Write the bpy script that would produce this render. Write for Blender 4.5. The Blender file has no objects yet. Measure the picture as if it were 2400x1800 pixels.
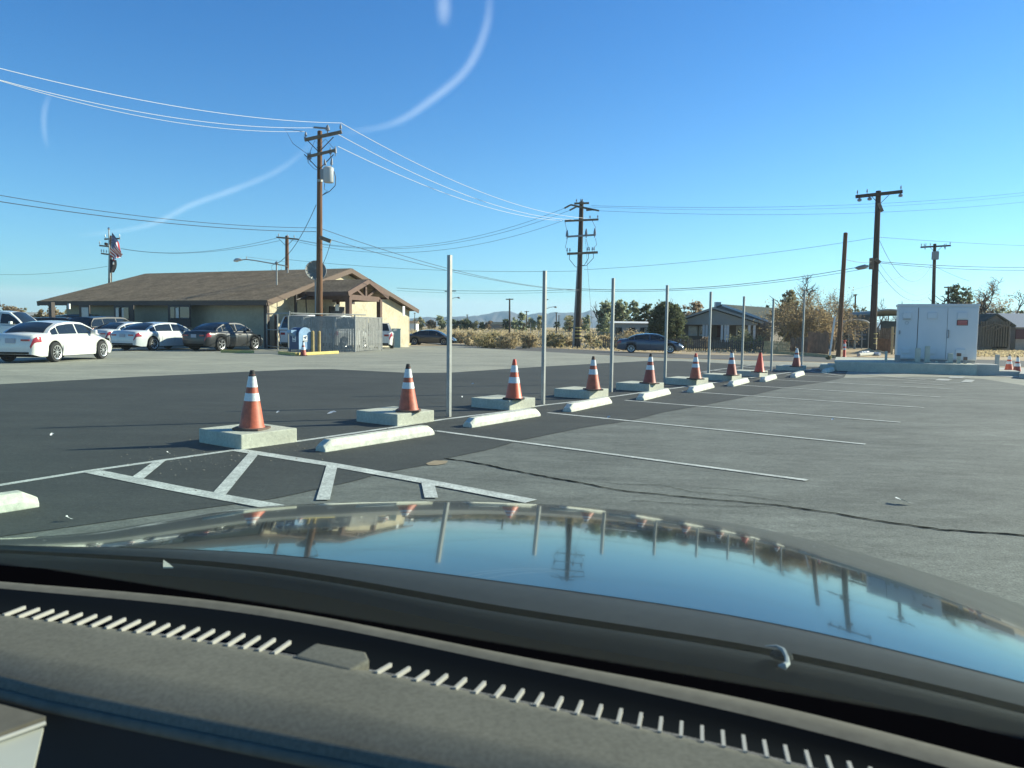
import bpy, bmesh, math, random
import numpy as np
from mathutils import Vector, Matrix
rad = math.radians
random.seed(7); RNG = np.random.default_rng(7)
SC = bpy.context.scene
COL = SC.collection
# ------------------------------------------------------------------ camera
F, PIT, ROL, CH = 1800.0, 0.0745, 0.0117, 1.38
cp, sp = math.cos(PIT), math.sin(PIT)
_rt, _up, FW = Vector((1, 0, 0)), Vector((0, sp, cp)), Vector((0, cp, -sp))
RT = _rt*math.cos(ROL) + _up*math.sin(ROL)
UP = -_rt*math.sin(ROL) + _up*math.cos(ROL)
EYE = Vector((0, 0, CH))
cam = bpy.data.cameras.new('camera'); camo = bpy.data.objects.new('camera', cam); COL.objects.link(camo)
m = Matrix((( RT.x, UP.x, -FW.x, 0), (RT.y, UP.y, -FW.y, 0), (RT.z, UP.z, -FW.z, CH), (0, 0, 0, 1)))
camo.matrix_world = m
cam.sensor_width = 36; cam.lens = 36*F/2400; cam.clip_start = 0.02; cam.clip_end = 30000
cam.dof.use_dof = True; cam.dof.focus_distance = 16; cam.dof.aperture_fstop = 11.5
SC.camera = camo
# ------------------------------------------------------------------ light
SUN_AZ, SUN_EL = 71.0, 24.0
world = bpy.data.worlds.new('World'); SC.world = world; world.use_nodes = True
nt = world.node_tree; nt.nodes.clear()
wo = nt.nodes.new('ShaderNodeOutputWorld'); bg = nt.nodes.new('ShaderNodeBackground')
sky = nt.nodes.new('ShaderNodeTexSky'); sky.sky_type = 'NISHITA'; sky.sun_disc = False
sky.sun_elevation = rad(SUN_EL); sky.sun_rotation = rad(SUN_AZ)
sky.altitude = 700; sky.air_density = 1.1; sky.dust_density = 0.0; sky.ozone_density = 5.0
bg.inputs[1].default_value = 0.082
# thin pale cloud bank low on the horizon
geo = nt.nodes.new('ShaderNodeNewGeometry'); sep = nt.nodes.new('ShaderNodeSeparateXYZ')
nt.links.new(geo.outputs['Incoming'], sep.inputs[0])
mp = nt.nodes.new('ShaderNodeMapping'); mp.inputs['Scale'].default_value = (2.2, 2.2, 34)
nz = nt.nodes.new('ShaderNodeTexNoise'); nz.inputs['Scale'].default_value = 1.3; nz.inputs['Detail'].default_value = 5
nt.links.new(geo.outputs['Incoming'], mp.inputs[0]); nt.links.new(mp.outputs[0], nz.inputs['Vector'])
def wm(op, a, b, c=None):
    n = nt.nodes.new('ShaderNodeMath'); n.operation = op
    for i, v in enumerate((a, b, c)):
        if v is None: continue
        if isinstance(v, (int, float)): n.inputs[i].default_value = v
        else: nt.links.new(v, n.inputs[i])
    return n.outputs[0]
elev = wm('ABSOLUTE', sep.outputs['Z'], 0)
el2 = wm('ADD', elev, wm('MULTIPLY', wm('SUBTRACT', nz.outputs['Fac'], 0.5), 0.035))
mr = nt.nodes.new('ShaderNodeMapRange'); mr.interpolation_type = 'SMOOTHSTEP'
mr.inputs[1].default_value = 0.046; mr.inputs[2].default_value = 0.028; mr.inputs[3].default_value = 0; mr.inputs[4].default_value = 0.55
nt.links.new(el2, mr.inputs[0])
mrx = nt.nodes.new('ShaderNodeMapRange'); mrx.interpolation_type = 'SMOOTHSTEP'   # bank fades out towards the right
mrx.inputs[1].default_value = -0.35; mrx.inputs[2].default_value = 0.05; mrx.inputs[3].default_value = 0; mrx.inputs[4].default_value = 1
nt.links.new(sep.outputs['X'], mrx.inputs[0])
cf = wm('MULTIPLY', mr.outputs[0], mrx.outputs[0])
mxc = nt.nodes.new('ShaderNodeMix'); mxc.data_type = 'RGBA'
tint = nt.nodes.new('ShaderNodeMix'); tint.data_type = 'RGBA'; tint.blend_type = 'MULTIPLY'; tint.inputs[0].default_value = 1; 
dk = nt.nodes.new('ShaderNodeMapRange'); dk.interpolation_type = 'SMOOTHSTEP'; dk.inputs[1].default_value = 0.0; dk.inputs[2].default_value = 0.42; nt.links.new(elev, dk.inputs[0])
tc_ = nt.nodes.new('ShaderNodeMix'); tc_.data_type = 'RGBA'; tc_.inputs[6].default_value = (0.70, 0.98, 1.08, 1); tc_.inputs[7].default_value = (0.30, 0.74, 1.06, 1); nt.links.new(dk.outputs[0], tc_.inputs[0]); nt.links.new(tc_.outputs[2], tint.inputs[7])
nt.links.new(sky.outputs[0], tint.inputs[6])
nt.links.new(cf, mxc.inputs[0]); nt.links.new(tint.outputs[2], mxc.inputs[6]); mxc.inputs[7].default_value = (5.6, 6.6, 7.0, 1)
nt.links.new(mxc.outputs[2], bg.inputs[0]); nt.links.new(bg.outputs[0], wo.inputs[0])
sl = bpy.data.lights.new('sun', 'SUN'); sl.energy = 5.0; sl.angle = rad(0.53); sl.color = (1.0, 0.915, 0.75)
slo = bpy.data.objects.new('sun', sl); COL.objects.link(slo)
sdir = Vector((math.sin(rad(SUN_AZ))*math.cos(rad(SUN_EL)), math.cos(rad(SUN_AZ))*math.cos(rad(SUN_EL)), math.sin(rad(SUN_EL))))
slo.rotation_euler = sdir.to_track_quat('Z', 'Y').to_euler(); slo.location = (20, 10, 30)
SC.view_settings.view_transform = 'Standard'; SC.view_settings.look = 'None'
SC.view_settings.exposure = 1.02; SC.view_settings.gamma = 1.0
SC.cycles.max_bounces = 8; SC.cycles.transparent_max_bounces = 12; SC.cycles.volume_bounces = 0
SC.cycles.use_denoising = True

# ------------------------------------------------------------------ helpers: projection
def ray(x, y): return RT*((x-1200)/F) - UP*((y-900)/F) + FW
WA, WB, DROP = 30.0, 58.0, 0.47
def gz(x, y):
    w = (0.5*x + 0.866*y - WA)/(WB-WA)
    k = round(max(0.0, min(1.0, w))*14*1000)/1000/14
    i = math.floor(k*14); f_ = k*14 - i
    S = lambda q: q*q*(3-2*q)
    a = S(min(1, i/14)); b = S(min(1, (i+1)/14))
    return -DROP*(a + (b-a)*f_)
def at(x, y):
    d = ray(x, y); z = 0.0
    for _ in range(40):
        t = (z-CH)/d.z if d.z < -1e-6 else 3000.0
        P = EYE + d*t; z = 0.5*z + 0.5*gz(P.x, P.y)
    t = (z-CH)/d.z; P = EYE + d*t
    return Vector((P.x, P.y, z))
def atz(x, y, z):
    d = ray(x, y); return EYE + d*((z-CH)/d.z)
def pd(x, y, D):
    d = ray(x, y); return EYE + d*(D/d.y)
def gd(x, D, ypx=800):
    P = pd(x, ypx, D); return Vector((P.x, P.y, gz(P.x, P.y)))
def onplane(x, y, p0, n):
    d = ray(x, y); return EYE + d*((p0-EYE).dot(n)/d.dot(n))
def topz(base, x, y):      # height where pixel (x,y) passes the vertical through base
    d = ray(x, y); t = math.hypot(base.x, base.y)/math.hypot(d.x, d.y); return CH + d.z*t
def azv(a): return Vector((math.sin(rad(a)), math.cos(rad(a)), 0))
Z = Vector((0, 0, 1))
# ------------------------------------------------------------------ helpers: mesh
class MB:
    def __init__(s): s.v = []; s.f = []; s.m = []; s.cm = 0
    def add(s, vs, fs):
        o = len(s.v); s.v += [tuple(p) for p in vs]; s.f += [tuple(i+o for i in f) for f in fs]; s.m += [s.cm]*len(fs); return s
    def box(s, c, a, b, h):   # centre, half vectors
        c = Vector(c); vs = [c+sx*a+sy*b+sz*h for sz in (-1, 1) for sy in (-1, 1) for sx in (-1, 1)]
        return s.add(vs, [(0,2,3,1),(4,5,7,6),(0,1,5,4),(2,6,7,3),(0,4,6,2),(1,3,7,5)])
    def cube(s, x0, x1, y0, y1, z0, z1):
        return s.box(((x0+x1)/2, (y0+y1)/2, (z0+z1)/2), Vector(((x1-x0)/2, 0, 0)), Vector((0, (y1-y0)/2, 0)), Vector((0, 0, (z1-z0)/2)))
    def bar(s, p, q, w, h, side=None):
        p, q = Vector(p), Vector(q); d = (q-p); n = d.normalized()
        sd = side if side is not None else (n.cross(Z) if abs(n.z) < 0.95 else Vector((1, 0, 0)))
        sd = (sd - n*sd.dot(n)).normalized(); u = sd.cross(n).normalized()
        return s.box((p+q)/2, d/2, sd*w/2, u*h/2)
    def tube(s, pts, r, n=8, cap=True):
        pts = [Vector(p) for p in pts]; o = len(s.v); N = len(pts)
        rs = r if isinstance(r, (list, tuple)) else [r]*N
        ref = None; vs = []
        for i, p in enumerate(pts):
            d = (pts[min(i+1, N-1)] - pts[max(i-1, 0)]).normalized()
            if ref is None: ref = Vector((1, 0, 0)) if abs(d.x) < 0.8 else Vector((0, 1, 0))
            a = (ref - d*ref.dot(d)).normalized(); ref = a; b = d.cross(a)
            for k in range(n):
                t = 2*math.pi*k/n; vs.append(p + (a*math.cos(t)+b*math.sin(t))*rs[i])
        fs = [(i*n+k, i*n+(k+1)%n, (i+1)*n+(k+1)%n, (i+1)*n+k) for i in range(N-1) for k in range(n)]
        if cap: fs += [tuple(range(n-1, -1, -1)), tuple((N-1)*n+k for k in range(n))]
        return s.add(vs, fs)
    def lathe(s, c, prof, n=24, ax='z', a0=0.0):
        c = Vector(c); vs = []
        for r, h in prof:
            for k in range(n):
                t = a0+2*math.pi*k/n; x, y = r*math.cos(t), r*math.sin(t)
                vs.append(c + (Vector((x, y, h)) if ax == 'z' else Vector((h, x, y)) if ax == 'x' else Vector((x, h, y))))
        P = len(prof)
        fs = [(i*n+k, i*n+(k+1)%n, (i+1)*n+(k+1)%n, (i+1)*n+k) for i in range(P-1) for k in range(n)]
        fs += [tuple(range(n-1, -1, -1)), tuple((P-1)*n+k for k in range(n))]
        return s.add(vs, fs)
    def prism(s, poly, vec):
        n = len(poly); vs = [Vector(p) for p in poly]; vs += [p+Vector(vec) for p in vs]
        return s.add(vs, [tuple(range(n-1, -1, -1)), tuple(range(n, 2*n))] + [(i, (i+1) % n, n+(i+1) % n, n+i) for i in range(n)])
    def grid(s, fn, nu, nv):
        vs = [fn(i/nu, j/nv) for j in range(nv+1) for i in range(nu+1)]
        return s.add(vs, [(j*(nu+1)+i, j*(nu+1)+i+1, (j+1)*(nu+1)+i+1, (j+1)*(nu+1)+i) for j in range(nv) for i in range(nu)])
def thing(name, label, cat, loc=(0, 0, 0), rz=0.0, group=None):
    o = bpy.data.objects.new(name, None); COL.objects.link(o); o.location = Vector(loc); o.rotation_euler = (0, 0, rz)
    o['label'] = label; o['category'] = cat
    if group: o['group'] = group
    o.empty_display_size = 0.2
    return o
def part(name, mb, mt, parent=None, smooth=None, label=None, local=False, bevel=0):
    root = parent
    off = Vector((0, 0, 0))
    if parent is not None and not local:
        while root.parent: root = root.parent
        off = Vector(root.location)
    me = bpy.data.meshes.new(name)
    v = mb.v if local or parent is None else [(p[0]-off.x, p[1]-off.y, p[2]-off.z) for p in mb.v]
    me.from_pydata(v, [], mb.f); 
    mts = mt if isinstance(mt, (list, tuple)) else [mt]
    for q in mts: me.materials.append(q)
    if len(mts) > 1: me.polygons.foreach_set('material_index', mb.m)
    bm = bmesh.new(); bm.from_mesh(me)
    bmesh.ops.recalc_face_normals(bm, faces=bm.faces)
    if bevel:
        bmesh.ops.bevel(bm, geom=[e for e in bm.edges if e.calc_face_angle(0) > 0.5], offset=bevel, segments=2, affect='EDGES', profile=0.6)
    if smooth is not None:
        for f_ in bm.faces: f_.smooth = True
        for e in bm.edges: e.smooth = e.calc_face_angle(0) < rad(smooth)
    bm.to_mesh(me); bm.free(); me.update()
    o = bpy.data.objects.new(name, me); COL.objects.link(o)
    if parent is not None: o.parent = parent
    if label: o['label'] = label
    return o
def single(name, mb, mt, label, cat, group=None, loc=None, **k):   # a thing that is one mesh, its origin at loc
    if loc is not None:
        mb.v = [(p[0]-loc[0], p[1]-loc[1], p[2]-loc[2]) for p in mb.v]
    o = part(name, mb, mt, None, **k); o['label'] = label; o['category'] = cat
    if loc is not None: o.location = Vector(loc)
    if group: o['group'] = group
    return o
def struct(name, mb, mt, **k):
    o = part(name, mb, mt, None, **k); o['kind'] = 'structure'; return o
def dup(root, loc, rz, label):
    r = root.copy(); COL.objects.link(r); r.location = Vector(loc); r.rotation_euler = (0, 0, rz); r['label'] = label
    for ch in list(root.children):
        c = ch.copy(); COL.objects.link(c); c.parent = r
        for g in ch.children:
            d = g.copy(); COL.objects.link(d); d.parent = c
    return r
# ------------------------------------------------------------------ helpers: materials
def mat(name, col, rough=0.6, metal=0.0, spec=0.5, var=0.0, vs=4.0, var2=0.0, vs2=40.0, bump=0.0, bs=30.0, coat=0.0, stretch=None, alpha=None, col2=None, trans=0.0, ior=None):
    m_ = bpy.data.materials.new(name); m_.use_nodes = True; t = m_.node_tree
    b = t.nodes['Principled BSDF']; b.inputs['Base Color'].default_value = (*col, 1)
    b.inputs['Roughness'].default_value = rough; b.inputs['Metallic'].default_value = metal
    b.inputs['Specular IOR Level'].default_value = spec; b.inputs['Coat Weight'].default_value = coat
    b.inputs['Coat Roughness'].default_value = 0.03
    if ior: b.inputs['IOR'].default_value = ior
    if trans: b.inputs['Transmission Weight'].default_value = trans
    if var or var2 or bump or col2:
        tc = t.nodes.new('ShaderNodeTexCoord'); vec = tc.outputs['Object']
        if stretch:
            mp_ = t.nodes.new('ShaderNodeMapping'); mp_.inputs['Scale'].default_value = stretch
            if len(stretch) == 3: t.links.new(vec, mp_.inputs[0]); vec = mp_.outputs[0]
        cur = None
        def noise(sc, det=5):
            n = t.nodes.new('ShaderNodeTexNoise'); n.inputs['Scale'].default_value = sc; n.inputs['Detail'].default_value = det
            t.links.new(vec, n.inputs['Vector']); return n.outputs['Fac']
        if var or col2:
            r_ = t.nodes.new('ShaderNodeMapRange'); r_.inputs[1].default_value = 0.3; r_.inputs[2].default_value = 0.7
            t.links.new(noise(vs), r_.inputs[0]); mx = t.nodes.new('ShaderNodeMix'); mx.data_type = 'RGBA'
            c2 = col2 if col2 else tuple(c*(1-var) for c in col); c1 = col if col2 else tuple(c*(1+var) for c in col)
            mx.inputs[6].default_value = (*c1, 1); mx.inputs[7].default_value = (*c2, 1); t.links.new(r_.outputs[0], mx.inputs[0]); cur = mx.outputs[2]
        if var2:
            r_ = t.nodes.new('ShaderNodeMapRange'); r_.inputs[1].default_value = 0.3; r_.inputs[2].default_value = 0.7
            r_.inputs[3].default_value = 1-var2; r_.inputs[4].default_value = 1+var2
            t.links.new(noise(vs2, 3), r_.inputs[0]); mx = t.nodes.new('ShaderNodeMix'); mx.data_type = 'RGBA'; mx.blend_type = 'MULTIPLY'; mx.inputs[0].default_value = 1
            if cur is not None: t.links.new(cur, mx.inputs[6])
            else: mx.inputs[6].default_value = (*col, 1)
            t.links.new(r_.outputs[0], mx.inputs[7]); cur = mx.outputs[2]
        if cur is not None: t.links.new(cur, b.inputs['Base Color'])
        if bump:
            bp = t.nodes.new('ShaderNodeBump'); bp.inputs['Strength'].default_value = bump; bp.inputs['Distance'].default_value = 0.02
            t.links.new(noise(bs, 4), bp.inputs['Height']); t.links.new(bp.outputs[0], b.inputs['Normal'])
    return m_
def leafmat(name, col, var=0.35):
    m_ = mat(name, col, rough=0.75, spec=0.2, var=var, vs=0.7, var2=0.4, vs2=5.0); t = m_.node_tree
    b = t.nodes['Principled BSDF']; b.inputs['Subsurface Weight'].default_value = 0.0
    tr = t.nodes.new('ShaderNodeBsdfTranslucent'); ms = t.nodes.new('ShaderNodeMixShader'); ms.inputs[0].default_value = 0.5
    lk = b.inputs['Base Color'].links[0].from_socket; t.links.new(lk, tr.inputs[0])
    t.links.new(b.outputs[0], ms.inputs[1]); t.links.new(tr.outputs[0], ms.inputs[2]); t.links.new(ms.outputs[0], t.nodes['Material Output'].inputs[0])
    return m_
M = {}
def addramp_asphalt(name, c1, c2, blotch, speck, str_scale=(0.25, 1.0, 1)):
    """asphalt: streaky blotches + fine aggregate + bump"""
    m_ = bpy.data.materials.new(name); m_.use_nodes = True; t = m_.node_tree; b = t.nodes['Principled BSDF']
    b.inputs['Roughness'].default_value = 0.85; b.inputs['Specular IOR Level'].default_value = 0.25
    tc = t.nodes.new('ShaderNodeTexCoord')
    def N(sc, det, scale=None, rough=0.55, rot=0):
        n = t.nodes.new('ShaderNodeTexNoise'); n.inputs['Scale'].default_value = sc; n.inputs['Detail'].default_value = det; n.inputs['Roughness'].default_value = rough
        if scale:
            mp_ = t.nodes.new('ShaderNodeMapping'); mp_.inputs['Scale'].default_value = scale; mp_.inputs['Rotation'].default_value = (0, 0, rot)
            t.links.new(tc.outputs['Object'], mp_.inputs[0]); t.links.new(mp_.outputs[0], n.inputs['Vector'])
        else: t.links.new(tc.outputs['Object'], n.inputs['Vector'])
        return n.outputs['Fac']
    def rng(s, a, b_, lo, hi):
        r_ = t.nodes.new('ShaderNodeMapRange'); r_.inputs[1].default_value = a; r_.inputs[2].default_value = b_; r_.inputs[3].default_value = lo; r_.inputs[4].default_value = hi
        t.links.new(s, r_.inputs[0]); return r_.outputs[0]
    def mul(a, b_):
        n = t.nodes.new('ShaderNodeMath'); n.operation = 'MULTIPLY'; t.links.new(a, n.inputs[0]); t.links.new(b_, n.inputs[1]); return n.outputs[0]
    big = rng(N(0.35, 6), 0.32, 0.68, 0, 1)
    streak = rng(N(1.6, 6, str_scale, 0.65, rad(35)), 0.3, 0.7, 1-blotch, 1+blotch)
    fine = mul(rng(N(90, 2), 0.3, 0.7, 1-speck, 1+speck), rng(N(30, 3, None, .7), 0.32, 0.68, 1-speck*.6, 1+speck*.6))
    mid = rng(N(7, 6, (.5, 1, 1), .7, rad(35)), 0.32, 0.68, 1-blotch*0.75, 1+blotch*0.75)
    mx = t.nodes.new('ShaderNodeMix'); mx.data_type = 'RGBA'; mx.inputs[6].default_value = (*c1, 1); mx.inputs[7].default_value = (*c2, 1); t.links.new(big, mx.inputs[0])
    m2 = t.nodes.new('ShaderNodeMix'); m2.data_type = 'RGBA'; m2.blend_type = 'MULTIPLY'; m2.inputs[0].default_value = 1
    t.links.new(mx.outputs[2], m2.inputs[6]); t.links.new(mul(mul(streak, fine), mid), m2.inputs[7]); t.links.new(m2.outputs[2], b.inputs['Base Color'])
    bp = t.nodes.new('ShaderNodeBump'); bp.inputs['Strength'].default_value = 0.5; bp.inputs['Distance'].default_value = 0.006
    t.links.new(N(70, 3), bp.inputs['Height']); t.links.new(bp.outputs[0], b.inputs['Normal'])
    return m_
M['desert'] = mat('desert_dirt', (0.42, 0.33, 0.21), 0.95, spec=0.1, var=0.25, vs=0.12, var2=0.25, vs2=3.0, bump=0.4, bs=4)
M['light'] = addramp_asphalt('worn_pale_asphalt', (0.31, 0.305, 0.24), (0.235, 0.235, 0.19), 0.17, 0.14, (0.3, 1.3, 1))
M['dark'] = addramp_asphalt('fresh_dark_asphalt', (0.052, 0.056, 0.051), (0.038, 0.042, 0.039), 0.16, 0.38, (0.3, 1.0, 1))
M['mid'] = addramp_asphalt('grey_asphalt', (0.140, 0.149, 0.130), (0.105, 0.113, 0.100), 0.24, 0.34, (0.45, 1.1, 1))
M['road'] = addramp_asphalt('street_asphalt', (0.125, 0.12, 0.105), (0.10, 0.098, 0.09), 0.1, 0.1)
M['paint'] = mat('white_road_paint', (0.44, 0.46, 0.42), 0.8, var=0.22, vs=5, var2=0.30, vs2=45, bump=0.3, bs=60)
M['paint2'] = mat('worn_road_paint', (0.33, 0.34, 0.31), 0.8, var=0.25, vs=3, var2=0.25, vs2=45)
M['crack'] = mat('crack_dark', (0.009, 0.010, 0.009), 1.0, spec=0)
M['sandp'] = mat('sand_patch', (0.27, 0.21, 0.13), 1.0, var=0.2, vs=9)
M['conc'] = mat('concrete', (0.44, 0.45, 0.37), 0.9, spec=0.2, var=0.12, vs=3.5, var2=0.10, vs2=30, bump=0.25, bs=25)
M['concs'] = mat('sidewalk_concrete', (0.42, 0.41, 0.36), 0.9, spec=0.2, var=0.1, vs=1.5, var2=0.08, vs2=30)
M['stop'] = mat('wheel_stop_white_concrete', (0.54, 0.55, 0.47), 0.85, spec=0.2, var=0.16, vs=5, var2=0.16, vs2=18, bump=0.2, bs=30)
M['yellow'] = mat('yellow_paint', (0.52, 0.42, 0.13), 0.7, var=0.15, vs=4, var2=0.1)
M['boll'] = mat('worn_yellow_steel', (0.36, 0.27, 0.11), 0.7, var=0.3, vs=4)
M['galv'] = mat('galvanised_steel', (0.30, 0.31, 0.29), 0.5, metal=0.35, var=0.15, vs=3, var2=0.08, vs2=30)
M['steel'] = mat('dull_steel', (0.25, 0.26, 0.26), 0.5, metal=0.6)
M['orange'] = mat('faded_orange_pvc', (0.42, 0.085, 0.035), 0.55, var=0.30, vs=5, var2=0.25, vs2=14)
M['orange2'] = mat('bright_orange_pvc', (0.62, 0.10, 0.035), 0.45, var=0.12, vs=3)
M['orange3'] = mat('dull_orange_pvc', (0.30, 0.05, 0.028), 0.55, var=0.2, vs=4)
M['redor'] = mat('fluorescent_red_orange', (0.72, 0.06, 0.025), 0.45, var=0.08)
M['refl'] = mat('white_reflective_collar', (0.66, 0.68, 0.66), 0.45, var=0.08, vs=9, var2=0.1, vs2=40)
M['blk'] = mat('black_rubber', (0.022, 0.020, 0.018), 0.8, var=0.2)
M['brnrub'] = mat('dusty_rubber_base', (0.10, 0.062, 0.045), 0.85, var=0.3, vs=8)
M['wood'] = mat('brown_pole_wood', (0.155, 0.085, 0.048), 0.85, spec=0.2, var=0.3, vs=2.5, var2=0.2, vs2=10, stretch=(8, 8, 0.5))
M['woodd'] = mat('dark_pole_wood', (0.060, 0.047, 0.038), 0.85, spec=0.2, var=0.3, vs=2.5, stretch=(8, 8, 0.5))
M['woodarm'] = mat('grey_arm_wood', (0.16, 0.13, 0.09), 0.9, var=0.25, vs=6)
M['porc'] = mat('grey_porcelain', (0.20, 0.22, 0.24), 0.3)
M['xfmr'] = mat('transformer_grey', (0.42, 0.45, 0.45), 0.45, var=0.06)
M['wirew'] = mat('bright_aluminium_wire', (0.75, 0.75, 0.72), 0.35, metal=0.3)
M['wired'] = mat('dark_cable', (0.035, 0.038, 0.042), 0.7)
M['shing'] = mat('brown_shingles', (0.19, 0.145, 0.095), 0.95, spec=0.1, var=0.22, vs=1.2, var2=0.35, vs2=7, bump=0.6, bs=9)
M['shing2'] = mat('grey_green_shingles', (0.070, 0.080, 0.070), 0.95, spec=0.1, var=0.2, vs=1.2, var2=0.25, vs2=7)
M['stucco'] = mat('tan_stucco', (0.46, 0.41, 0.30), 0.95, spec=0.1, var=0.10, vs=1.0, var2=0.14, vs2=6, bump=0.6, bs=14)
M['stuccog'] = mat('shaded_tan_stucco', (0.40, 0.35, 0.25), 0.95, spec=0.1, var=0.10, vs=0.6, var2=0.06, vs2=6, bump=0.4, bs=14)  # darker copy of the gable stucco, the long wall's shade in its colour
M['trim'] = mat('brown_trim', (0.105, 0.060, 0.043), 0.75, var=0.15, vs=3)
M['soffit'] = mat('brown_soffit', (0.11, 0.075, 0.055), 0.8)
M['dkbrn'] = mat('dark_brown_frame', (0.035, 0.022, 0.018), 0.6)
M['glass'] = mat('dark_window_glass', (0.02, 0.025, 0.03), 0.06, spec=0.9)
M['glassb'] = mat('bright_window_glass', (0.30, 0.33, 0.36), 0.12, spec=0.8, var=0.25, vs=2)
M['autoglass'] = mat('tinted_auto_glass', (0.012, 0.016, 0.018), 0.04, spec=0.7)
M['tyre'] = mat('tyre_rubber', (0.018, 0.018, 0.018), 0.85)
M['rim'] = mat('alloy_rim', (0.62, 0.63, 0.63), 0.3, metal=0.7)
M['rimd'] = mat('grey_alloy_rim', (0.30, 0.31, 0.32), 0.35, metal=0.7)
M['well'] = mat('wheel_well', (0.006, 0.006, 0.006), 1.0, spec=0)
M['tail'] = mat('tail_light_red', (0.32, 0.018, 0.022), 0.2, spec=0.8)
M['head'] = mat('headlight_lens', (0.55, 0.57, 0.57), 0.12, spec=0.9)
M['chrome'] = mat('chrome', (0.6, 0.6, 0.6), 0.15, metal=1)
M['plate'] = mat('licence_plate', (0.35, 0.37, 0.42), 0.5)
M['white'] = mat('white_painted_metal', (0.64, 0.65, 0.64), 0.45, var=0.03, vs=2)
M['blue'] = mat('mailbox_blue', (0.022, 0.050, 0.125), 0.45, var=0.12, vs=3)
M['bluel'] = mat('mailbox_sunlit_blue', (0.20, 0.34, 0.50), 0.5, var=0.15, vs=3)  # sunlight on the end panel is put into this lighter blue
M['slatg'] = mat('grey_privacy_slats', (0.30, 0.30, 0.28), 0.6, var=0.2, vs=5, var2=0.15, vs2=20)
M['picket'] = mat('weathered_pickets', (0.13, 0.10, 0.075), 0.9, var=0.35, vs=2.5)
M['newwood'] = mat('new_fence_boards', (0.50, 0.36, 0.18), 0.85, var=0.2, vs=3)
M['redwood'] = mat('reddish_fence_boards', (0.22, 0.125, 0.075), 0.9, var=0.3, vs=3)
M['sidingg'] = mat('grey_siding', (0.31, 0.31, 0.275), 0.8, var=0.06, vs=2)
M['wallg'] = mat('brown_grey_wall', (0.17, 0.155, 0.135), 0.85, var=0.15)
M['whitew'] = mat('white_trim_wood', (0.62, 0.63, 0.60), 0.7)
M['green'] = mat('green_metal_roofing', (0.075, 0.105, 0.085), 0.45, var=0.15, vs=2)
M['dkgreen'] = mat('dark_green_panel', (0.030, 0.042, 0.038), 0.7, var=0.2)
M['signred'] = mat('red_sign', (0.38, 0.055, 0.05), 0.6)
M['signdk'] = mat('sign_lettering', (0.09, 0.03, 0.035), 0.7)
M['grey'] = mat('grey_plastic', (0.22, 0.24, 0.25), 0.6)
M['bark'] = mat('bark', (0.085, 0.065, 0.048), 0.95, var=0.3, vs=3)
M['twig'] = mat('pale_twigs', (0.20, 0.16, 0.11), 0.95, var=0.3, vs=1)
M['mount'] = mat('mountain_rock', (0.11, 0.10, 0.10), 1.0, spec=0, var=0.25, vs=0.0015, var2=0.2, vs2=0.006)
M['L_dark'] = leafmat('dark_foliage', (0.12, 0.14, 0.075))
M['L_euc'] = leafmat('grey_green_foliage', (0.33, 0.36, 0.22))
M['L_olive'] = leafmat('olive_foliage', (0.34, 0.32, 0.18))
M['L_tan'] = leafmat('dry_tan_foliage', (0.34, 0.26, 0.14))
M['L_brown'] = leafmat('brown_foliage', (0.34, 0.26, 0.17))
M['scrub'] = leafmat('dry_scrub', (0.46, 0.375, 0.225))
M['scrubd'] = leafmat('olive_scrub', (0.34, 0.29, 0.15))
def courses(m_, step=0.075, depth=.28):
    t = m_.node_tree; b = t.nodes['Principled BSDF']; g = t.nodes.new('ShaderNodeNewGeometry'); sp_ = t.nodes.new('ShaderNodeSeparateXYZ'); t.links.new(g.outputs['Position'], sp_.inputs[0])
    dv = t.nodes.new('ShaderNodeMath'); dv.operation = 'DIVIDE'; dv.inputs[1].default_value = step; t.links.new(sp_.outputs['Z'], dv.inputs[0]); fl_ = t.nodes.new('ShaderNodeMath'); fl_.operation = 'FRACT'; t.links.new(dv.outputs[0], fl_.inputs[0])
    r_ = t.nodes.new('ShaderNodeMapRange'); r_.inputs[1].default_value = 0; r_.inputs[2].default_value = .3; r_.inputs[3].default_value = 1-depth; r_.inputs[4].default_value = 1.04; t.links.new(fl_.outputs[0], r_.inputs[0])
    mx = t.nodes.new('ShaderNodeMix'); mx.data_type = 'RGBA'; mx.blend_type = 'MULTIPLY'; mx.inputs[0].default_value = 1; src = b.inputs['Base Color'].links[0].from_socket
    t.links.new(src, mx.inputs[6]); t.links.new(r_.outputs[0], mx.inputs[7]); t.links.new(mx.outputs[2], b.inputs['Base Color'])
courses(M['shing']); courses(M['shing2'])
def paintmat(name, col, metal=0.0): return mat(name, col, 0.35, metal=metal, coat=0.9, var=0.03, vs=1.5)

# ------------------------------------------------------------------ ground sheets
WC = [-20000.0] + [WA + 2.0*i for i in range(15)] + [20000.0]
def clip(poly, c, keep_ge):
    out = []
    for i in range(len(poly)):
        a, b = poly[i], poly[(i+1) % len(poly)]
        wa, wb = 0.5*a[0]+0.866*a[1]-c, 0.5*b[0]+0.866*b[1]-c
        if not keep_ge: wa, wb = -wa, -wb
        if wa >= 0: out.append(a)
        if (wa >= 0) != (wb >= 0):
            t = wa/(wa-wb); out.append((a[0]+(b[0]-a[0])*t, a[1]+(b[1]-a[1])*t))
    return out
def sheet_mb(mb, poly, dz):
    for i in range(len(WC)-1):
        q = clip(clip(poly, WC[i], True), WC[i+1], False)
        if len(q) < 3: continue
        A = 0.5*sum(q[k][0]*q[(k+1) % len(q)][1]-q[(k+1) % len(q)][0]*q[k][1] for k in range(len(q)))
        if abs(A) < 1e-5: continue
        mb.add([(x, y, gz(x, y)+dz) for x, y in q], [tuple(range(len(q)))])
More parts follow.
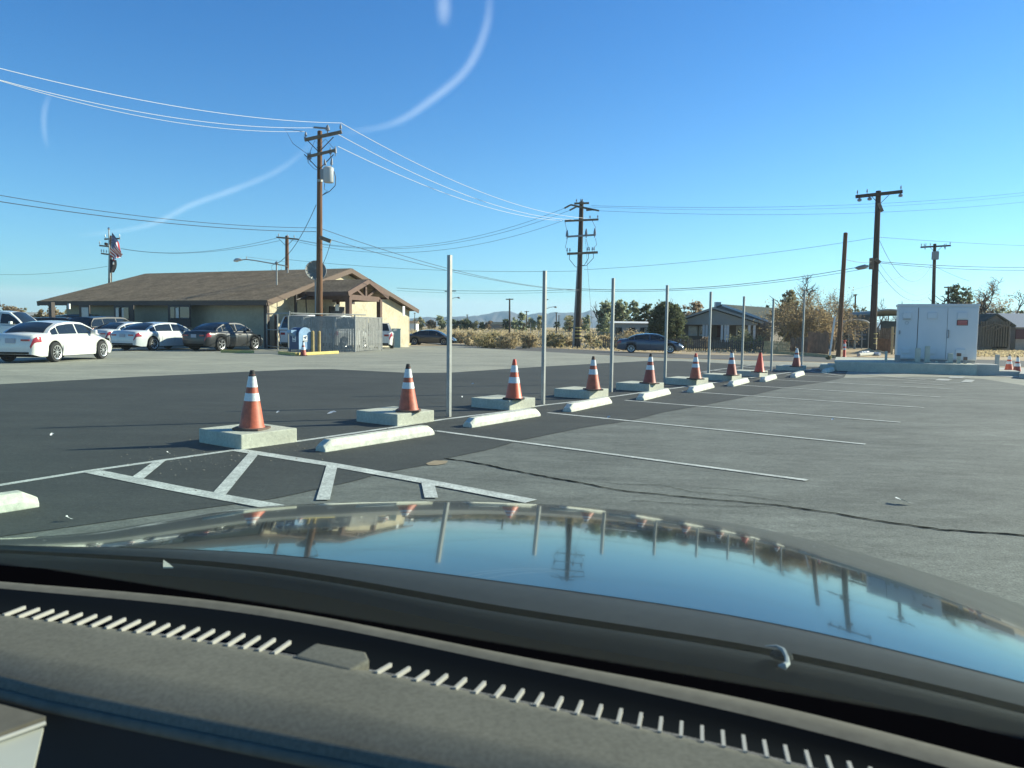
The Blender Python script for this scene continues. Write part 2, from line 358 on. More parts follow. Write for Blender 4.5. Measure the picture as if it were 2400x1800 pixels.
def tri_poly(poly):      # ear-cut for concave outlines
    from mathutils.geometry import tessellate_polygon
    vs = [Vector((x, y, 0)) for x, y in poly]
    return [[poly[i] for i in t] for t in tessellate_polygon([vs])]
def sheet(name, poly, dz, mt, concave=False):
    mb = MB()
    for q in (tri_poly(poly) if concave else [poly]): sheet_mb(mb, q, dz)
    return struct(name, mb, mt)
def px2(pts): return [(p.x, p.y) for p in (at(*q) for q in pts)]
mb = MB(); sheet_mb(mb, [(-9000, -300), (9000, -300), (9000, 9500), (-9000, 9500)], 0.0)
struct('desert_ground', mb, M['desert'])
# street beyond the lot
r_far = px2([(1068, 806.5), (1350, 819), (1621, 831), (1950, 836), (2290, 843), (2400, 846)])
r_near = px2([(1068, 811), (1258, 824), (1500, 837), (1800, 846), (2290, 857), (2400, 860)])
# extrapolate both ends
def ext(a, b, k): return (b[0]+(b[0]-a[0])*k, b[1]+(b[1]-a[1])*k)
road = [ext(r_far[1], r_far[0], 0.6)] + r_far + [ext(r_far[0], r_far[-1], 1.0)]
roadn = [ext(r_near[1], r_near[0], 1.0)] + r_near + [ext(r_near[0], r_near[-1], 1.0)]
sheet('street', road + roadn[::-1], 0.008, M['road'], True)
# pale lot
lotfar = px2([(1068, 811), (1258, 824), (1500, 838.5), (1800, 848), (2290, 859), (2400, 862)])
sheet('parking_lot', [(-60, -12), (30, -12), (40, 20), ext(lotfar[0], lotfar[-1], 0.5)] + lotfar[::-1] + [(-14, 64), (-60, 80)], 0.016, M['light'], True)
# dark fresh asphalt
darkfar = px2([(-250, 911), (0, 903), (325, 885), (500, 877), (600, 872), (700, 867.5), (780, 867), (860, 871), (961, 876), (1057, 875), (1269, 861), (1429, 852), (1524, 847), (1600, 847.5), (1700, 853), (1790, 860), (1930, 861)])
darkright = px2([(1990, 866), (1978, 887), (1932, 897), (1848, 909), (1807, 918), (1728, 937), (1636, 955), (1552, 970), (1481, 989), (1361, 1007), (1217, 1037), (1144, 1059), (1052, 1078), (1000, 1095), (900, 1113), (823, 1135), (644, 1175)])
sheet('asphalt_fresh', darkfar + darkright + [(-3.4, 4.6), (-7, -0.5), (-30, -8), (-45, 8)], 0.024, M['dark'], True)
# grey asphalt on the right
sheet('asphalt_grey', [darkright[1]] + darkright[2:] + [(-3.4, 4.6), (-7, -0.5), (-4, -10), (28, -10), (30, 22)] + px2([(2400, 905), (2300, 889), (2140, 884)]), 0.020, M['mid'], True)

# ------------------------------------------------------------------ painted markings
def strip_px(mb, pts, w, dz):
    W = [Vector((*q, 0)) for q in px2(pts)]
    strip_w(mb, W, w, dz)
def strip_w(mb, W, w, dz, jit=0):
    n = len(W); L = []; R = []
    for i, p in enumerate(W):
        d = (W[min(i+1, n-1)]-W[max(i-1, 0)]).normalized(); s = Vector((-d.y, d.x, 0))
        k = w/2*(1+random.uniform(-jit, jit*1.3))
        k2 = w/2*(1+random.uniform(-jit, jit)); L.append(p+s*k); R.append(p-s*k2)
    for i in range(n-1):
        sheet_mb(mb, [(q.x, q.y) for q in (R[i], R[i+1], L[i+1], L[i])], dz)
ROW = azv(34.6)*2.743
mb = MB()
strip_px(mb, [(-200, 1180), (0, 1144), (215, 1109), (565, 1058), (693, 1040), (915, 1007), (1038, 987), (1187, 968), (1270, 953.5), (1377, 941), (1439.5, 932), (1502, 923), (1583, 912), (1705, 894.5), (1800, 882), (1875, 871), (1925, 865)], 0.085, 0.0265)
stripes = []
a0 = at(1020, 1014); a1 = at(1892, 1132)
for i in range(9):
    p, q = a0+ROW*i, a1+ROW*i
    p.z = q.z = 0; strip_w(mb, [p+(q-p)*k/8 for k in range(9)], 0.080, 0.0268)
struct('parking_line', mb, M['paint'])
mb = MB()
strip_px(mb, [(560, 1061), (780, 1096), (1010, 1138), (1245, 1183)], 0.15, 0.0290)
strip_px(mb, [(218, 1112), (400, 1150), (498, 1169), (611, 1190), (700, 1206)], 0.15, 0.0290)
for q in ([(361, 1088), (390, 1085), (336, 1130), (308, 1127)], [(583, 1068), (606, 1071), (527, 1171), (497, 1166)], [(766, 1095), (791, 1099), (773, 1180), (741, 1180)], [(987, 1136), (1018, 1141), (1027, 1175), (995, 1175)]):
    sheet_mb(mb, px2(q), 0.0305)
struct('hatch_marking', mb, M['paint'])
mb = MB()
for q in ([(1633, 876), (1690, 867), (1766, 857)], [(1644, 874), (1690, 880)], [(1672, 870), (1740, 878)], [(1705, 865), (1785, 874)], [(1735, 861), (1830, 871)], [(1770, 857.5), (1872, 868)],
          [(1890, 870), (2030, 880), (2170, 893)], [(1900, 872.5), (1975, 883)], [(2200, 885.5), (2285, 887)], [(2150, 889.5), (2230, 892)], [(2215, 905), (2120, 899)]):
    strip_px(mb, q, 0.11, 0.0300)
for q in ([(2228, 884), (2262, 885), (2256, 889), (2222, 888)], [(2263, 892), (2285, 893), (2276, 899), (2252, 898)], [(2200, 890), (2232, 891), (2222, 895), (2190, 894)]):
    sheet_mb(mb, px2(q), 0.0320)
struct('far_marking', mb, M['paint2'])
# cracks
mb = MB()
def crack(pts, w, dz):
    W = [Vector((*q, 0)) for q in px2(pts)]; out = []
    for i in range(len(W)-1):
        n = max(2, int((W[i+1]-W[i]).length/0.05))
        for k in range(n):
            p = W[i].lerp(W[i+1], k/n); out.append(p + Vector((random.uniform(-1, 1), random.uniform(-1, 1), 0))*0.011)
    out.append(W[-1]); strip_w(mb, out, w*.8, dz, 0.45)
crack([(1043, 1080), (1090, 1086), (1144, 1096), (1200, 1108), (1260, 1120), (1352, 1136)], 0.042, 0.0258)
crack([(1352, 1136), (1460, 1157), (1570, 1168), (1688, 1179), (1829, 1192)], 0.027, 0.0258)
crack([(1829, 1192), (1959, 1211), (2068, 1230), (2203, 1249), (2400, 1263), (2600, 1276)], 0.034, 0.0258)
crack([(1400, 1136), (1460, 1141), (1547, 1143), (1623, 1160), (1742, 1170), (1851, 1184)], 0.010, 0.0260)
crack([(1480, 1180), (1607, 1189), (1742, 1195), (1813, 1193)], 0.009, 0.0260)
crack([(1640, 1149), (1700, 1152), (1760, 1158)], 0.009, 0.0260)
struct('pavement_crack', mb, M['crack'])
mb = MB(); sheet_mb(mb, px2([(998, 1092), (1018, 1085), (1050, 1086), (1045, 1092), (1025, 1096), (1004, 1096)]), 0.0265)
struct('sand_patch', mb, M['sandp'])
# rubber skid sweep
# litter scraps
LIT = [(1380, 1003 if 0 else 978), (775, 974), (648, 974), (120, 1028), (396, 1072), (721, 1028), (1107, 904), (1083, 937), (2120, 1188), (163, 1230), (1210, 1018), (1535, 1092), (2308, 1195), (1819, 989), (1125, 872)]
for i, (x, y) in enumerate([(775, 974), (650, 973), (120, 1028), (396, 1072), (1107, 904), (1083, 936), (2120, 1188), (163, 1230), (1950, 990), (1425, 985)]):
    P = at(x, y); b = MB(); s = (0.06 if i in (0, 6) else 0.026); a = random.uniform(0, 3)
    u = Vector((math.cos(a), math.sin(a), 0.12))*s; v = Vector((-math.sin(a), math.cos(a), 0.2))*s*0.35
    b.v = []; c = P+Z*0.045
    b.add([c-u-v, c+u*0.2-v*1.2, c+u*1.1+v*0.4+Z*0.02, c+v*1.3+Z*0.01, c-u*0.6+v*0.5], [(0, 1, 2, 3, 4)]); b.add([c+u*0.2, c+u*1.3-v*2.2+Z*0.015, c+u*1.2+v*0.2+Z*0.01], [(0, 1, 2)])
    lab = ['curled white paper scrap on dark asphalt between the first two blocks', 'thin white scrap on dark asphalt just right of nearest cone', 'tiny white scrap on dark asphalt at the far left', 'small pale scrap on dark asphalt left of the nearest block',
           'white crumpled scrap on dark asphalt beyond the first metal post', 'small flat scrap on dark asphalt beside the first metal post', 'folded white paper litter on the grey asphalt beyond the crack', 'tiny white chip on dark asphalt near the painted hatching', 'pale chip on grey asphalt between stall lines at right', 'pale chip near the edge of the dark asphalt strip'][i]
    single('litter_scrap', b, M['refl'], lab, 'litter', 'scraps of litter on the asphalt', loc=P)

# ------------------------------------------------------------------ cones on blocks
def cone_parts(root, body, tip, bands, base, h=0.71, foot=0.18):
    rb, rt_ = 0.135, 0.026
    rr = lambda z: rb + (rt_-rb)*(z-0.03)/(h-0.03)
    b = MB().lathe((0, 0, 0), [(rb+0.012, 0.028), (rb, 0.05), (rr(h*0.93), h*0.93)], 28); part('cone_body', b, body, root, 35, local=True)
    t_ = MB().lathe((0, 0, 0), [(rr(h*0.90)+0.001, h*0.90), (rt_+0.003, h*0.965), (rt_-0.002, h), (rt_-0.012, h+0.003)], 20); part('cone_tip', t_, tip, root, 40, local=True)
    for z0, z1 in bands:
        part('reflective_collar', MB().lathe((0, 0, 0), [(rr(z0*h)+0.003, z0*h), (rr(z1*h)+0.003, z1*h)], 28), M['refl'], root, 35, local=True)
    f_ = MB().prism([(math.cos(a)*foot*k, math.sin(a)*foot*k, 0.0) for a, k in [(math.pi/4*q + (0.16 if q % 2 == 0 else 0) - (0.0), 1.0 if q % 2 == 0 else 1.22) for q in range(8)]], (0, 0, 0.028))
    part('cone_base', f_, base, root, None, local=True, bevel=0.008)
blk = [(565.5, 1059), (931, 1003.5), (1194, 965.5), (1381.5, 938.5), (1521, 921), (1632, 906.7), (1715, 896), (1780, 886), (1875, 871.4)]
conex = [(590, 1006), (957, 964), (1204, 936), (1390, 914), (1522, 899), (1630, 889), (1714.5, 880), (1779.5, 873), (1866, 860)]
conetop = [868, 853, 842, 835, 829, 828, 822.5, 822, 816]
ends = ['nearest', 'second nearest', 'third nearest', 'fourth nearest', 'fifth nearest', 'sixth nearest', 'seventh', 'eighth', 'last and farthest']
kinds = [('orange', 'blk', [(.49, .62), (.72, .90)], 'brnrub', 'faded orange traffic cone with black tip, scuffed low body, on the nearest concrete block'),
         ('orange', 'blk', [(.49, .62), (.72, .90)], 'brnrub', 'faded orange black-tipped traffic cone left of the first metal post'),
         ('orange2', 'redor', [(.41, .56), (.68, .85)], 'blk', 'bright orange cone with orange tip and square black base left of second post'),
         ('orange', 'brnrub', [(.47, .62), (.73, .90)], 'brnrub', 'orange cone with grey-brown tip on the block left of third post'),
         ('orange3', 'blk', [(.47, .62), (.74, .90)], 'brnrub', 'dark red-orange cone with black tip left of the fourth metal post'),
         ('orange', 'redor', [(.46, .60), (.68, .85)], 'blk', 'orange cone with red tip and dingy collars left of fifth post'),
         ('orange3', 'brnrub', [(.48, .64), (.74, .92)], 'brnrub', 'dull orange banded cone left of the sixth metal post'),
         ('redor', 'blk', [], 'blk', 'plain fluorescent red-orange cone without collars, black tip'),
         ('orange3', 'refl', [(.50, .66), (.76, .92)], 'blk', 'white-tipped dark orange cone on the farthest block by last post')]
for i in range(9):
    nb = at(*blk[i]); a = 36.0; ur = azv(a); ul = azv(a-90)
    nb.z = gz(nb.x, nb.y)+0.02
    bm_ = MB(); h = 0.165
    c = nb + ur*0.37 + ul*0.40
    bm_.box((c.x, c.y, nb.z+h/2), ur*0.37, ul*0.40, Z*h/2)
    o = single('concrete_block', bm_, M['conc'], 'low square concrete footing block under the %s traffic cone of the row' % ends[i], 'concrete block', 'concrete footing blocks in a row', loc=(c.x, c.y, nb.z), bevel=0.012)
    # small chip / grime via slight rotation
    z0 = nb.z+h
    P = atz(conex[i][0], conex[i][1], z0)
    k = kinds[i]
    hh = topz(P, conex[i][0], conetop[i])-z0
    r = thing('traffic_cone', k[4], 'traffic cone', (P.x, P.y, z0), random.uniform(0, 1.5), 'traffic cones on the concrete blocks')
    cone_parts(r, M[k[0]], M[k[1]], k[2], M[k[3]], h=max(0.6, min(0.80, hh))); r.rotation_euler.x, r.rotation_euler.y = random.uniform(-.025, .025), random.uniform(-.025, .025)
# metal posts
pb = [(1052, 980.5), (1272.5, 950.7), (1432, 921.5), (1558, 901), (1660, 889.6), (1738, 879.6), (1807, 872), (1879, 860)]
pt = [(1053.5, 598), (1278.5, 634.6), (1437, 652), (1565, 668.5), (1667.4, 684), (1743, 694.6), (1813, 700), (1887, 681)]
ordn = ['first and nearest', 'second', 'third', 'fourth', 'fifth', 'sixth', 'seventh', 'eighth and farthest']
for i in range(8):
    P = at(*pb[i]); P.z += 0.0; zt = topz(P, *pt[i]); u = azv(36); s = azv(126)
    T = Vector((P.x, P.y, zt)) + Vector((0.02, 0, 0))
    b = MB(); w = 0.025; th = 0.004
    # U-channel opening away from the sun
    for d, a_, c_ in ((s*w, u*w, s*th), (u*w, u*th, s*w), (-u*w, u*th, s*w)):
        b.box(Vector((P.x, P.y, (P.z+zt)/2))+d, a_, c_, Z*(zt-P.z)/2)
    lip = w*0.45
    for sg in (-1, 1): b.box(Vector((P.x, P.y, (P.z+zt)/2))-s*w+u*sg*(w-lip/2), u*lip/2, s*th, Z*((zt-P.z)/2-0.002))
    single('metal_post', b, M['galv'], 'bare galvanised channel post, %s of the row, standing by its block' % ordn[i], 'metal post', 'bare metal posts in a row', loc=(P.x, P.y, P.z))
# wheel stops
def wheel_stop(p, q, label, mt, group, name='wheel_stop', h=0.125, w=0.17):
    d = (q-p); L = d.length; d.normalize(); s = Vector((-d.y, d.x, 0)); c = (p+q)/2+s*w/2
    prof = [(-w/2, 0), (-w/2, h*0.45), (-w*0.30, h), (w*0.30, h), (w/2, h*0.45), (w/2, 0)]
    b = MB(); n = 6; st = [(-L/2, 1.0), (-L/2+0.10, 1.0), (L/2-0.10, 1.0), (L/2, 1.0)]
    vs = []; zz = [0.55, 1, 1, 0.55]
    for (t, _), k in zip(st, zz):
        for a_, hh in prof: vs.append(c + d*t + s*a_*(1 if k == 1 else 0.92) + Z*(hh*k))
    b.add(vs, [(i*n+k, i*n+(k+1) % n, (i+1)*n+(k+1) % n, (i+1)*n+k) for i in range(3) for k in range(n)] + [tuple(range(n-1, -1, -1)), tuple(3*n+k for k in range(n))])
    return single(name, b, mt, label, 'wheel stop', group, loc=c, bevel=0.008)
w0 = at(748, 1063); w1 = at(1016, 1024)
dd = (w1-w0).normalized(); w1 = w0+dd*1.83
wd = ['nearest', 'second', 'third', 'fourth', 'fifth', 'sixth', 'seventh', 'eighth', 'ninth']
wsx = [(763, 1065.5, 1016, 1024), (1107, 1007, 1273, 978), (1340, 969.5, 1455, 944), (1510, 942, 1589, 922), (1627, 923.5, 1690, 907), (1720, 908.5, 1773, 894), (1795, 897.5, 1837, 884), (1866, 887.5, 1899, 876), (1938, 876.5, 1966, 868)]
for i in range(9):
    p = at(wsx[i][0], wsx[i][1]); q = at(wsx[i][2], wsx[i][3]); d = (q-p).normalized()
    p.z = q.z = gz(p.x, p.y)+0.022
    wheel_stop(p, p+d*1.75, 'white-painted concrete wheel stop, %s along the right of the cone row' % wd[i], M['stop'], 'white wheel stops along the stalls')
p = at(94, 1196); d = (w1-w0).normalized(); p.z = 0.022
wheel_stop(p-d*1.8, p, 'white wheel stop cut off by the left edge, left of the hatched bay', M['stop'], 'white wheel stops along the stalls')
# ------------------------------------------------------------------ post office building
OB = Vector((-13.4, 42.0, 0)); BU = Vector((-17.4, 8.0, 0)); BV = Vector((5.8, 20.0, 0))
bu, bv = BU.normalized(), BV.normalized(); LU, LV = BU.length, BV.length
EV, AP = 2.53, 4.97
def B(u, v, z): return OB + bu*u + bv*v + Z*z
bld = thing('post_office_building', 'long low tan stucco building with brown shingle gable roof and a porch gable', 'building', (OB.x-2, OB.y+6, gz(OB.x, OB.y)))
W0 = -0.6  # walls go below ground level
VM = 0.461*LV; wl = LU-1.9     # left end of wall
wi, gi = 0.7, 0.55              # eave and gable overhangs
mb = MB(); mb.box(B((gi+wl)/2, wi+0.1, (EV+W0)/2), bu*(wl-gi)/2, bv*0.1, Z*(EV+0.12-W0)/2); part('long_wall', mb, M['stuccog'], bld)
zr = lambda v: EV + (AP-EV)*(v/VM if v < VM else (LV-v)/(LV-VM))
mb = MB(); mb.prism([B(gi, wi, W0), B(gi, LV-wi, W0), B(gi, LV-wi, zr(LV-wi)-0.12), B(gi, VM, AP-0.14), B(gi, wi, zr(wi)-0.12)], bu*0.2); part('gable_wall', mb, M['stucco'], bld)
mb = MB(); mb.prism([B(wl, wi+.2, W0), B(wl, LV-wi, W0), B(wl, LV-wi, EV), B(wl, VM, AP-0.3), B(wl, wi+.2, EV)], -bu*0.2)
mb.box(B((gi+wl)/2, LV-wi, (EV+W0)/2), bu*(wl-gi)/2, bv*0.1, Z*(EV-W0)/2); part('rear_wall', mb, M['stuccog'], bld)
th = Vector((0, 0, 0.14))
mb = MB(); mb.prism([B(0, 0, EV), B(LU, 0, EV), B(LU, VM, AP), B(0, VM, AP)], th)
mb.prism([B(0, VM, AP), B(LU, VM, AP), B(LU, LV, EV), B(0, LV, EV)], th); rf = part('roof', mb, M['shing'], bld)
mb = MB(); mb.bar(B(-0.03, -0.03, EV-0.02), B(LU, -0.03, EV-0.02), 0.05, 0.24, bv); 
for a_, b_ in ((B(-0.04, 0, EV-0.02), B(-0.04, VM, AP-0.02)), (B(-0.04, VM, AP-0.02), B(-0.04, LV, EV-0.02)), (B(LU+.03, 0, EV-0.02), B(LU+.03, VM, AP-0.02)), (B(LU+.03, VM, AP-.02), B(LU+.03, LV, EV-.02))): mb.bar(a_, b_, 0.06, 0.30, bu)
part('fascia', mb, M['soffit'], bld)
mb = MB(); mb.prism([B(0.02, 0.05, EV-0.12), B(LU-.02, 0.05, EV-0.12), B(LU-.02, wi, EV-0.10), B(0.02, wi, EV-0.10)], (0, 0, 0.02)); part('soffit', mb, M['soffit'], bld)
# left overhang post, corner boards, gutter pipe
n_front = bv
def lw(x, y, off=0.0): return onplane(x, y, B(0, wi-off, 0), n_front)
def gw(x, y, off=0.0): return onplane(x, y, B(gi-off, 0, 0), bu)
p = lw(122, 740, 0.35); mb = MB().box((p.x, p.y, (EV+W0)/2), bu*0.13, bv*0.13, Z*(EV-W0)/2); part('porch_post', mb, M['dkbrn'], bld)
mb = MB().box(B(gi-0.02, wi-0.02, (EV+W0)/2), bu*0.12, bv*0.12, Z*(EV-W0)/2-Z*0.06); part('corner_board', mb, M['dkbrn'], bld)
def rectw(f, x0, x1, y0, y1, off, thick, nrm, along):
    P = f((x0+x1)/2, (y0+y1)/2, off); a = f(x0, (y0+y1)/2, off); b_ = f(x1, (y0+y1)/2, off); t_ = f((x0+x1)/2, y0, off); c_ = f((x0+x1)/2, y1, off)
    return P, along*((b_-a).length/2), nrm*thick, Z*abs(t_.z-c_.z)/2
for (x0, x1, y0, y1, g0, g1, ny1, gm) in ((184, 213, 715.5, 762, 190, 209, 745, 'glassb'), (264, 318, 715.5, 764, 270, 304, 747.5, 'glass'), (390, 451, 714.5, 767, 396, 447, 748.5, 'glass')):
    P, a, n_, h = rectw(lw, x0, x1, y0, y1, 0.02, 0.03, bv, bu); w_ = part('window', MB().box(P, a, n_, h), M['dkbrn'], bld)
    P, a, n_, h = rectw(lw, g0, g1, y0+5, ny1, 0.06, 0.012, bv, bu); part('pane', MB().box(P, a, n_, h), M['glassb'] if gm == 'glassb' else M['glass'], w_)
    if gm == 'glass':
        q = MB()
        for k in ((0.30, 0.40, 0.62) if x0 < 300 else (0.27, 0.48, 0.74)):
            xx = g0+(g1-g0)*k; P2, a2, n2, h2 = rectw(lw, xx-0.8, xx+0.8, y0+5, ny1, 0.075, 0.012, bv, bu); q.box(P2, a2, n2, h2)
        part('mullion', q, M['dkbrn'], w_)
        # bright sky reflections painted as curtain-like pale panes over the glass
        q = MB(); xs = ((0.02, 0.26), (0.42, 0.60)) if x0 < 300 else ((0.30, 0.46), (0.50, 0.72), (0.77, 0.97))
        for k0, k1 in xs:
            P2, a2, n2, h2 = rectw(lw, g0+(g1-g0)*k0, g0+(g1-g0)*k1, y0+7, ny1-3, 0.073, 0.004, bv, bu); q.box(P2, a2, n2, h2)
        part('sky_reflection', q, M['glassb'], w_)
# wall lamp by the left end
P = lw(162, 718, 0.08); part('wall_lamp', MB().box(P, bu*0.07, bv*0.05, Z*0.16), M['white'], bld)
# porch gable
po = -3.3 # out of the gable, along -u
def PB(x, y, out=0.0): return onplane(x, y, B(po+out, 0, 0), bu)
pl, pa, pr_ = PB(846, 689), PB(907, 660.5), PB(964, 698)
ez = (pl.z+pr_.z)/2; pl.z = pr_.z = ez
vl, va, vr = [(q-OB).dot(bv) for q in (pl, pa, pr_)]
va = (vl+vr)/2; az_ = pa.z
mb = MB(); back = gi-po+2.2
a_, b_, c_ = B(po, vl, ez), B(po, va, az_), B(po, vr, ez)
mb.prism([a_, b_, b_+bu*back, a_+bu*back], Z*0.13); mb.prism([b_, c_, c_+bu*back, b_+bu*back], Z*0.13); part('porch_roof', mb, M['shing'], bld)
mb = MB()
mb.bar(a_-bu*0.04, b_-bu*0.04+Z*0.02, 0.07, 0.27, bu); mb.bar(b_-bu*0.04+Z*0.02, c_-bu*0.04, 0.07, 0.27, bu); mb.bar(a_-bv*.03, a_+bu*(gi-po)-bv*.03, 0.05, 0.24, bv); mb.bar(c_+bv*.03, c_+bu*(gi-po)+bv*.03, 0.05, 0.24, bv)
part('porch_fascia', mb, M['trim'], bld)
mb = MB(); bz = ez-0.16
e0, e1 = B(po+0.25, vl+0.55, bz), B(po+0.25, vr-0.75, bz)
mb.bar(e0, e1, 0.16, 0.30, bu); mb.bar(e0, e0+bu*(gi-po-.25), 0.14, 0.28, bv); mb.bar(e1, e1+bu*(gi-po-.25), 0.14, 0.28, bv)
mid = B(po+0.25, va, bz); mb.bar(mid, B(po+0.25, va, az_-0.12), 0.14, 0.16, bu); mb.bar(mid, B(po+.25, va-1.4, ez+0.42), 0.11, 0.13, bu); mb.bar(mid, B(po+.25, va+1.4, ez+0.42), 0.11, 0.13, bu)
part('porch_truss', mb, M['trim'], bld)
for q, w_ in ((e0, 0.15), (e1, 0.14)):
    part('porch_post', MB().box((q.x, q.y, (bz+W0)/2), bu*w_, bv*w_, Z*(bz-W0)/2), M['trim'], bld)
q = B(po+2.3, vl+0.5, 0); part('porch_post', MB().box((q.x, q.y, (bz+W0)/2), bu*.11, bv*.11, Z*(bz-W0)/2), M['dkbrn'], bld)
# door, vent, flood lamp and sign on the gable wall
P, a, n_, h = rectw(gw, 768, 811, 718.5, 775, 0.02, 0.05, bu, bv); part('door', MB().box(P, a, n_, h), M['dkbrn'], bld)
P, a, n_, h = rectw(gw, 818, 832, 697, 713, 0.02, 0.04, bu, bv); part('gable_vent', MB().box(P, a, n_, h), M['dkbrn'], bld)
P = gw(792, 700, 0.2); f_ = MB().box(P, bv*0.20, bu*0.2, Z*0.16); f_.box(P-Z*0.28, bv*0.10, bu*0.08, Z*0.16); part('wall_lamp', f_, M['trim'], bld)
P = gw(790, 721, 0.3); part('door_sign', MB().box(P, bv*0.22, bu*0.02, Z*0.2), M['white'], bld)
P = gw(646, 757, 0.06); part('downpipe', MB().tube([(P.x, P.y, W0), (P.x, P.y, 1.9)], 0.07), M['trim'], bld)
P = gw(693, 710, 0.06); part('downpipe', MB().tube([(P.x, P.y, W0), (P.x, P.y, 3.3)], 0.09), M['dkbrn'], bld)
# service mast and meter frame
P = gw(700, 700, 0.5); mb = MB()
for (xa, ya, xb, yb) in ((694, 703, 742, 685), (694, 703, 740, 692), (716, 686, 719, 740), (694, 690, 694, 712)): mb.tube([gw(xa, ya, .5), gw(xb, yb, .5)], 0.035, 6)
part('conduit_frame', mb, M['dkbrn'], bld)
P = onplane(649, 694, B(3.0, 0, 0), bu); mb = MB().tube([P-Z*0.3, (P.x, P.y, topz(Vector((P.x, P.y, 0)), 649, 618))], 0.045); T = Vector((P.x, P.y, topz(Vector((P.x, P.y, 0)), 649, 618)))
mb.lathe(T, [(0.10, -0.05), (0.11, 0.06), (0.02, 0.14)], 10)
for s_ in (-1, 1): mb.tube([T+Vector((s_*0.05, 0, 0)), T+Vector((s_*0.28, 0, -0.1)), T+Vector((s_*0.3, 0, -0.35)), T+Vector((s_*0.08, 0, -0.45))], 0.014, 5)
part('service_mast', mb, M['steel'], rf); MAST = T
# roof vent pipe
P = B(4.5, VM-1.2, zr(VM-1.2)); part('vent_pipe', MB().tube([P, P+Z*0.45], 0.05), M['steel'], rf)
# yellow posts guard by the right porch post
q = e1; single('bollard', MB().tube([(q.x-0.15, q.y-0.3, gz(q.x, q.y)), (q.x-0.15, q.y-0.3, 1.02)], 0.13, 14), M['yellow'], 'yellow bollard guarding the right-hand porch post', 'bollard', 'yellow bollards', loc=(q.x-0.15, q.y-0.3, gz(q.x, q.y)))
P = PB(946, 729, 0.05); single('notice_sign', MB().box(P, bv*0.16+bu*0, bu*0.015, Z*0.30), M['white'], 'small white notice fixed to the right porch post', 'sign', loc=P)
# dish
c = pd(740, 636, 41.6); R_ = 0.54
nd = Vector((0.30, -0.92, 0.24)).normalized(); ax = nd.cross(Z).normalized(); ay = ax.cross(nd).normalized()
dsh = thing('satellite_dish', 'large round grey mesh satellite dish standing behind the brown utility pole', 'satellite dish', (c.x, c.y, gz(c.x, c.y)))
mb = MB()
def dishf(u, v): r_ = R_*v; t = 2*math.pi*u; return c + ax*(r_*math.cos(t)) + ay*(r_*math.sin(t)) + nd*(0.16*(v*v))
mb.grid(dishf, 28, 5); part('reflector', mb, mat('dish_grey', (0.17, 0.185, 0.17), 0.6, var=0.1), dsh, 60)
mb = MB()
for k in range(12):
    t = math.pi*2*k/12; mb.tube([c+nd*0.012, c+ax*(R_*0.5*math.cos(t))+ay*(R_*.5*math.sin(t))+nd*0.055, c+ax*(R_*math.cos(t))+ay*(R_*math.sin(t))+nd*0.175], 0.012, 5)
mb.tube([c+ax*(R_*math.cos(2*math.pi*k/28))+ay*(R_*math.sin(2*math.pi*k/28))+nd*0.165 for k in range(29)], 0.018, 6); part('rib_frame', mb, M['steel'], dsh)
mb = MB(); mb.tube([c+nd*0.03, c+nd*0.5], 0.02, 6); mb.box(c+nd*0.5, ax*0.05, ay*0.05, nd*0.06)
mb.tube([c-nd*0.05, (c.x, c.y, gz(c.x, c.y)-.1)], 0.06, 10); part('mast', mb, M['steel'], dsh)

# ------------------------------------------------------------------ chain-link enclosure
f0, f1, f2 = at(679, 825), at(832, 826), at(895, 822)
enc = thing('chain_link_fence', 'chain-link enclosure filled with grey privacy slats around the utility pole base', 'fence', f1)
def slats(p, q, z1, n, ragged, mtl, nm, seedk):
    rnd = random.Random(seedk); mb = MB(); d = (q-p); L = d.length; d.normalize(); s = Vector((-d.y, d.x, 0)); w_ = L/n
    for i in range(n):
        if ragged and rnd.random() < 0.05: continue
        a = p + d*(w_*(i+0.5)); zb = gz(a.x, a.y)+0.04+(rnd.random()**2*ragged if ragged else rnd.choice([0, 0, 0, .05]))
        lean = rnd.uniform(-1, 1)*(0.06 if ragged else 0.012); tw = rnd.uniform(-.10, .10)
        top = z1 - (rnd.random()*0.03)
        dd_ = (d*math.cos(tw)+s*math.sin(tw))*w_*0.44
        b0 = Vector((a.x, a.y, zb))+d*lean; t0 = Vector((a.x, a.y, top))
        mb.add([b0-dd_, b0+dd_, t0+dd_, t0-dd_, b0-dd_+s*.006, b0+dd_+s*.006, t0+dd_+s*.006, t0-dd_+s*.006], [(0, 1, 2, 3), (4, 7, 6, 5), (0, 4, 5, 1), (1, 5, 6, 2), (2, 6, 7, 3), (3, 7, 4, 0)])
    # diagonal wire mesh
    return part(nm, mb, mtl, enc)
zt_ = topz(f1, 832, 743)
slats(f0, f1, zt_, 92, 0, M['slatg'], 'slat_panel', 3)
slats(f1, f2, zt_, 46, 0.22, M['slatg'], 'slat_panel', 5)
mbw = MB()
def mesh_w(p, q, z1):
    d = q-p; L = d.length; d.normalize(); s = Vector((d.y, -d.x, 0))*0.02; h = z1-gz(p.x, p.y)-.05; st = 0.085
    k = -h
    while k < L:
        for sg in (1, -1):
            a0_, a1_ = max(0, k), min(L, k+h)
            if a1_-a0_ < 0.1: continue
            za, zb = (a0_-k), (a1_-k)
            if sg < 0: za, zb = h-za, h-zb
            z0_ = gz(p.x, p.y)+.05
            mbw.tube([p+d*a0_+s+Z*(z0_+za-p.z), p+d*a1_+s+Z*(z0_+zb-p.z)], 0.0035, 3, False)
        k += st
mesh_w(f0, f1, zt_); mesh_w(f1, f2, zt_); part('wire_mesh', mbw, M['galv'], enc)
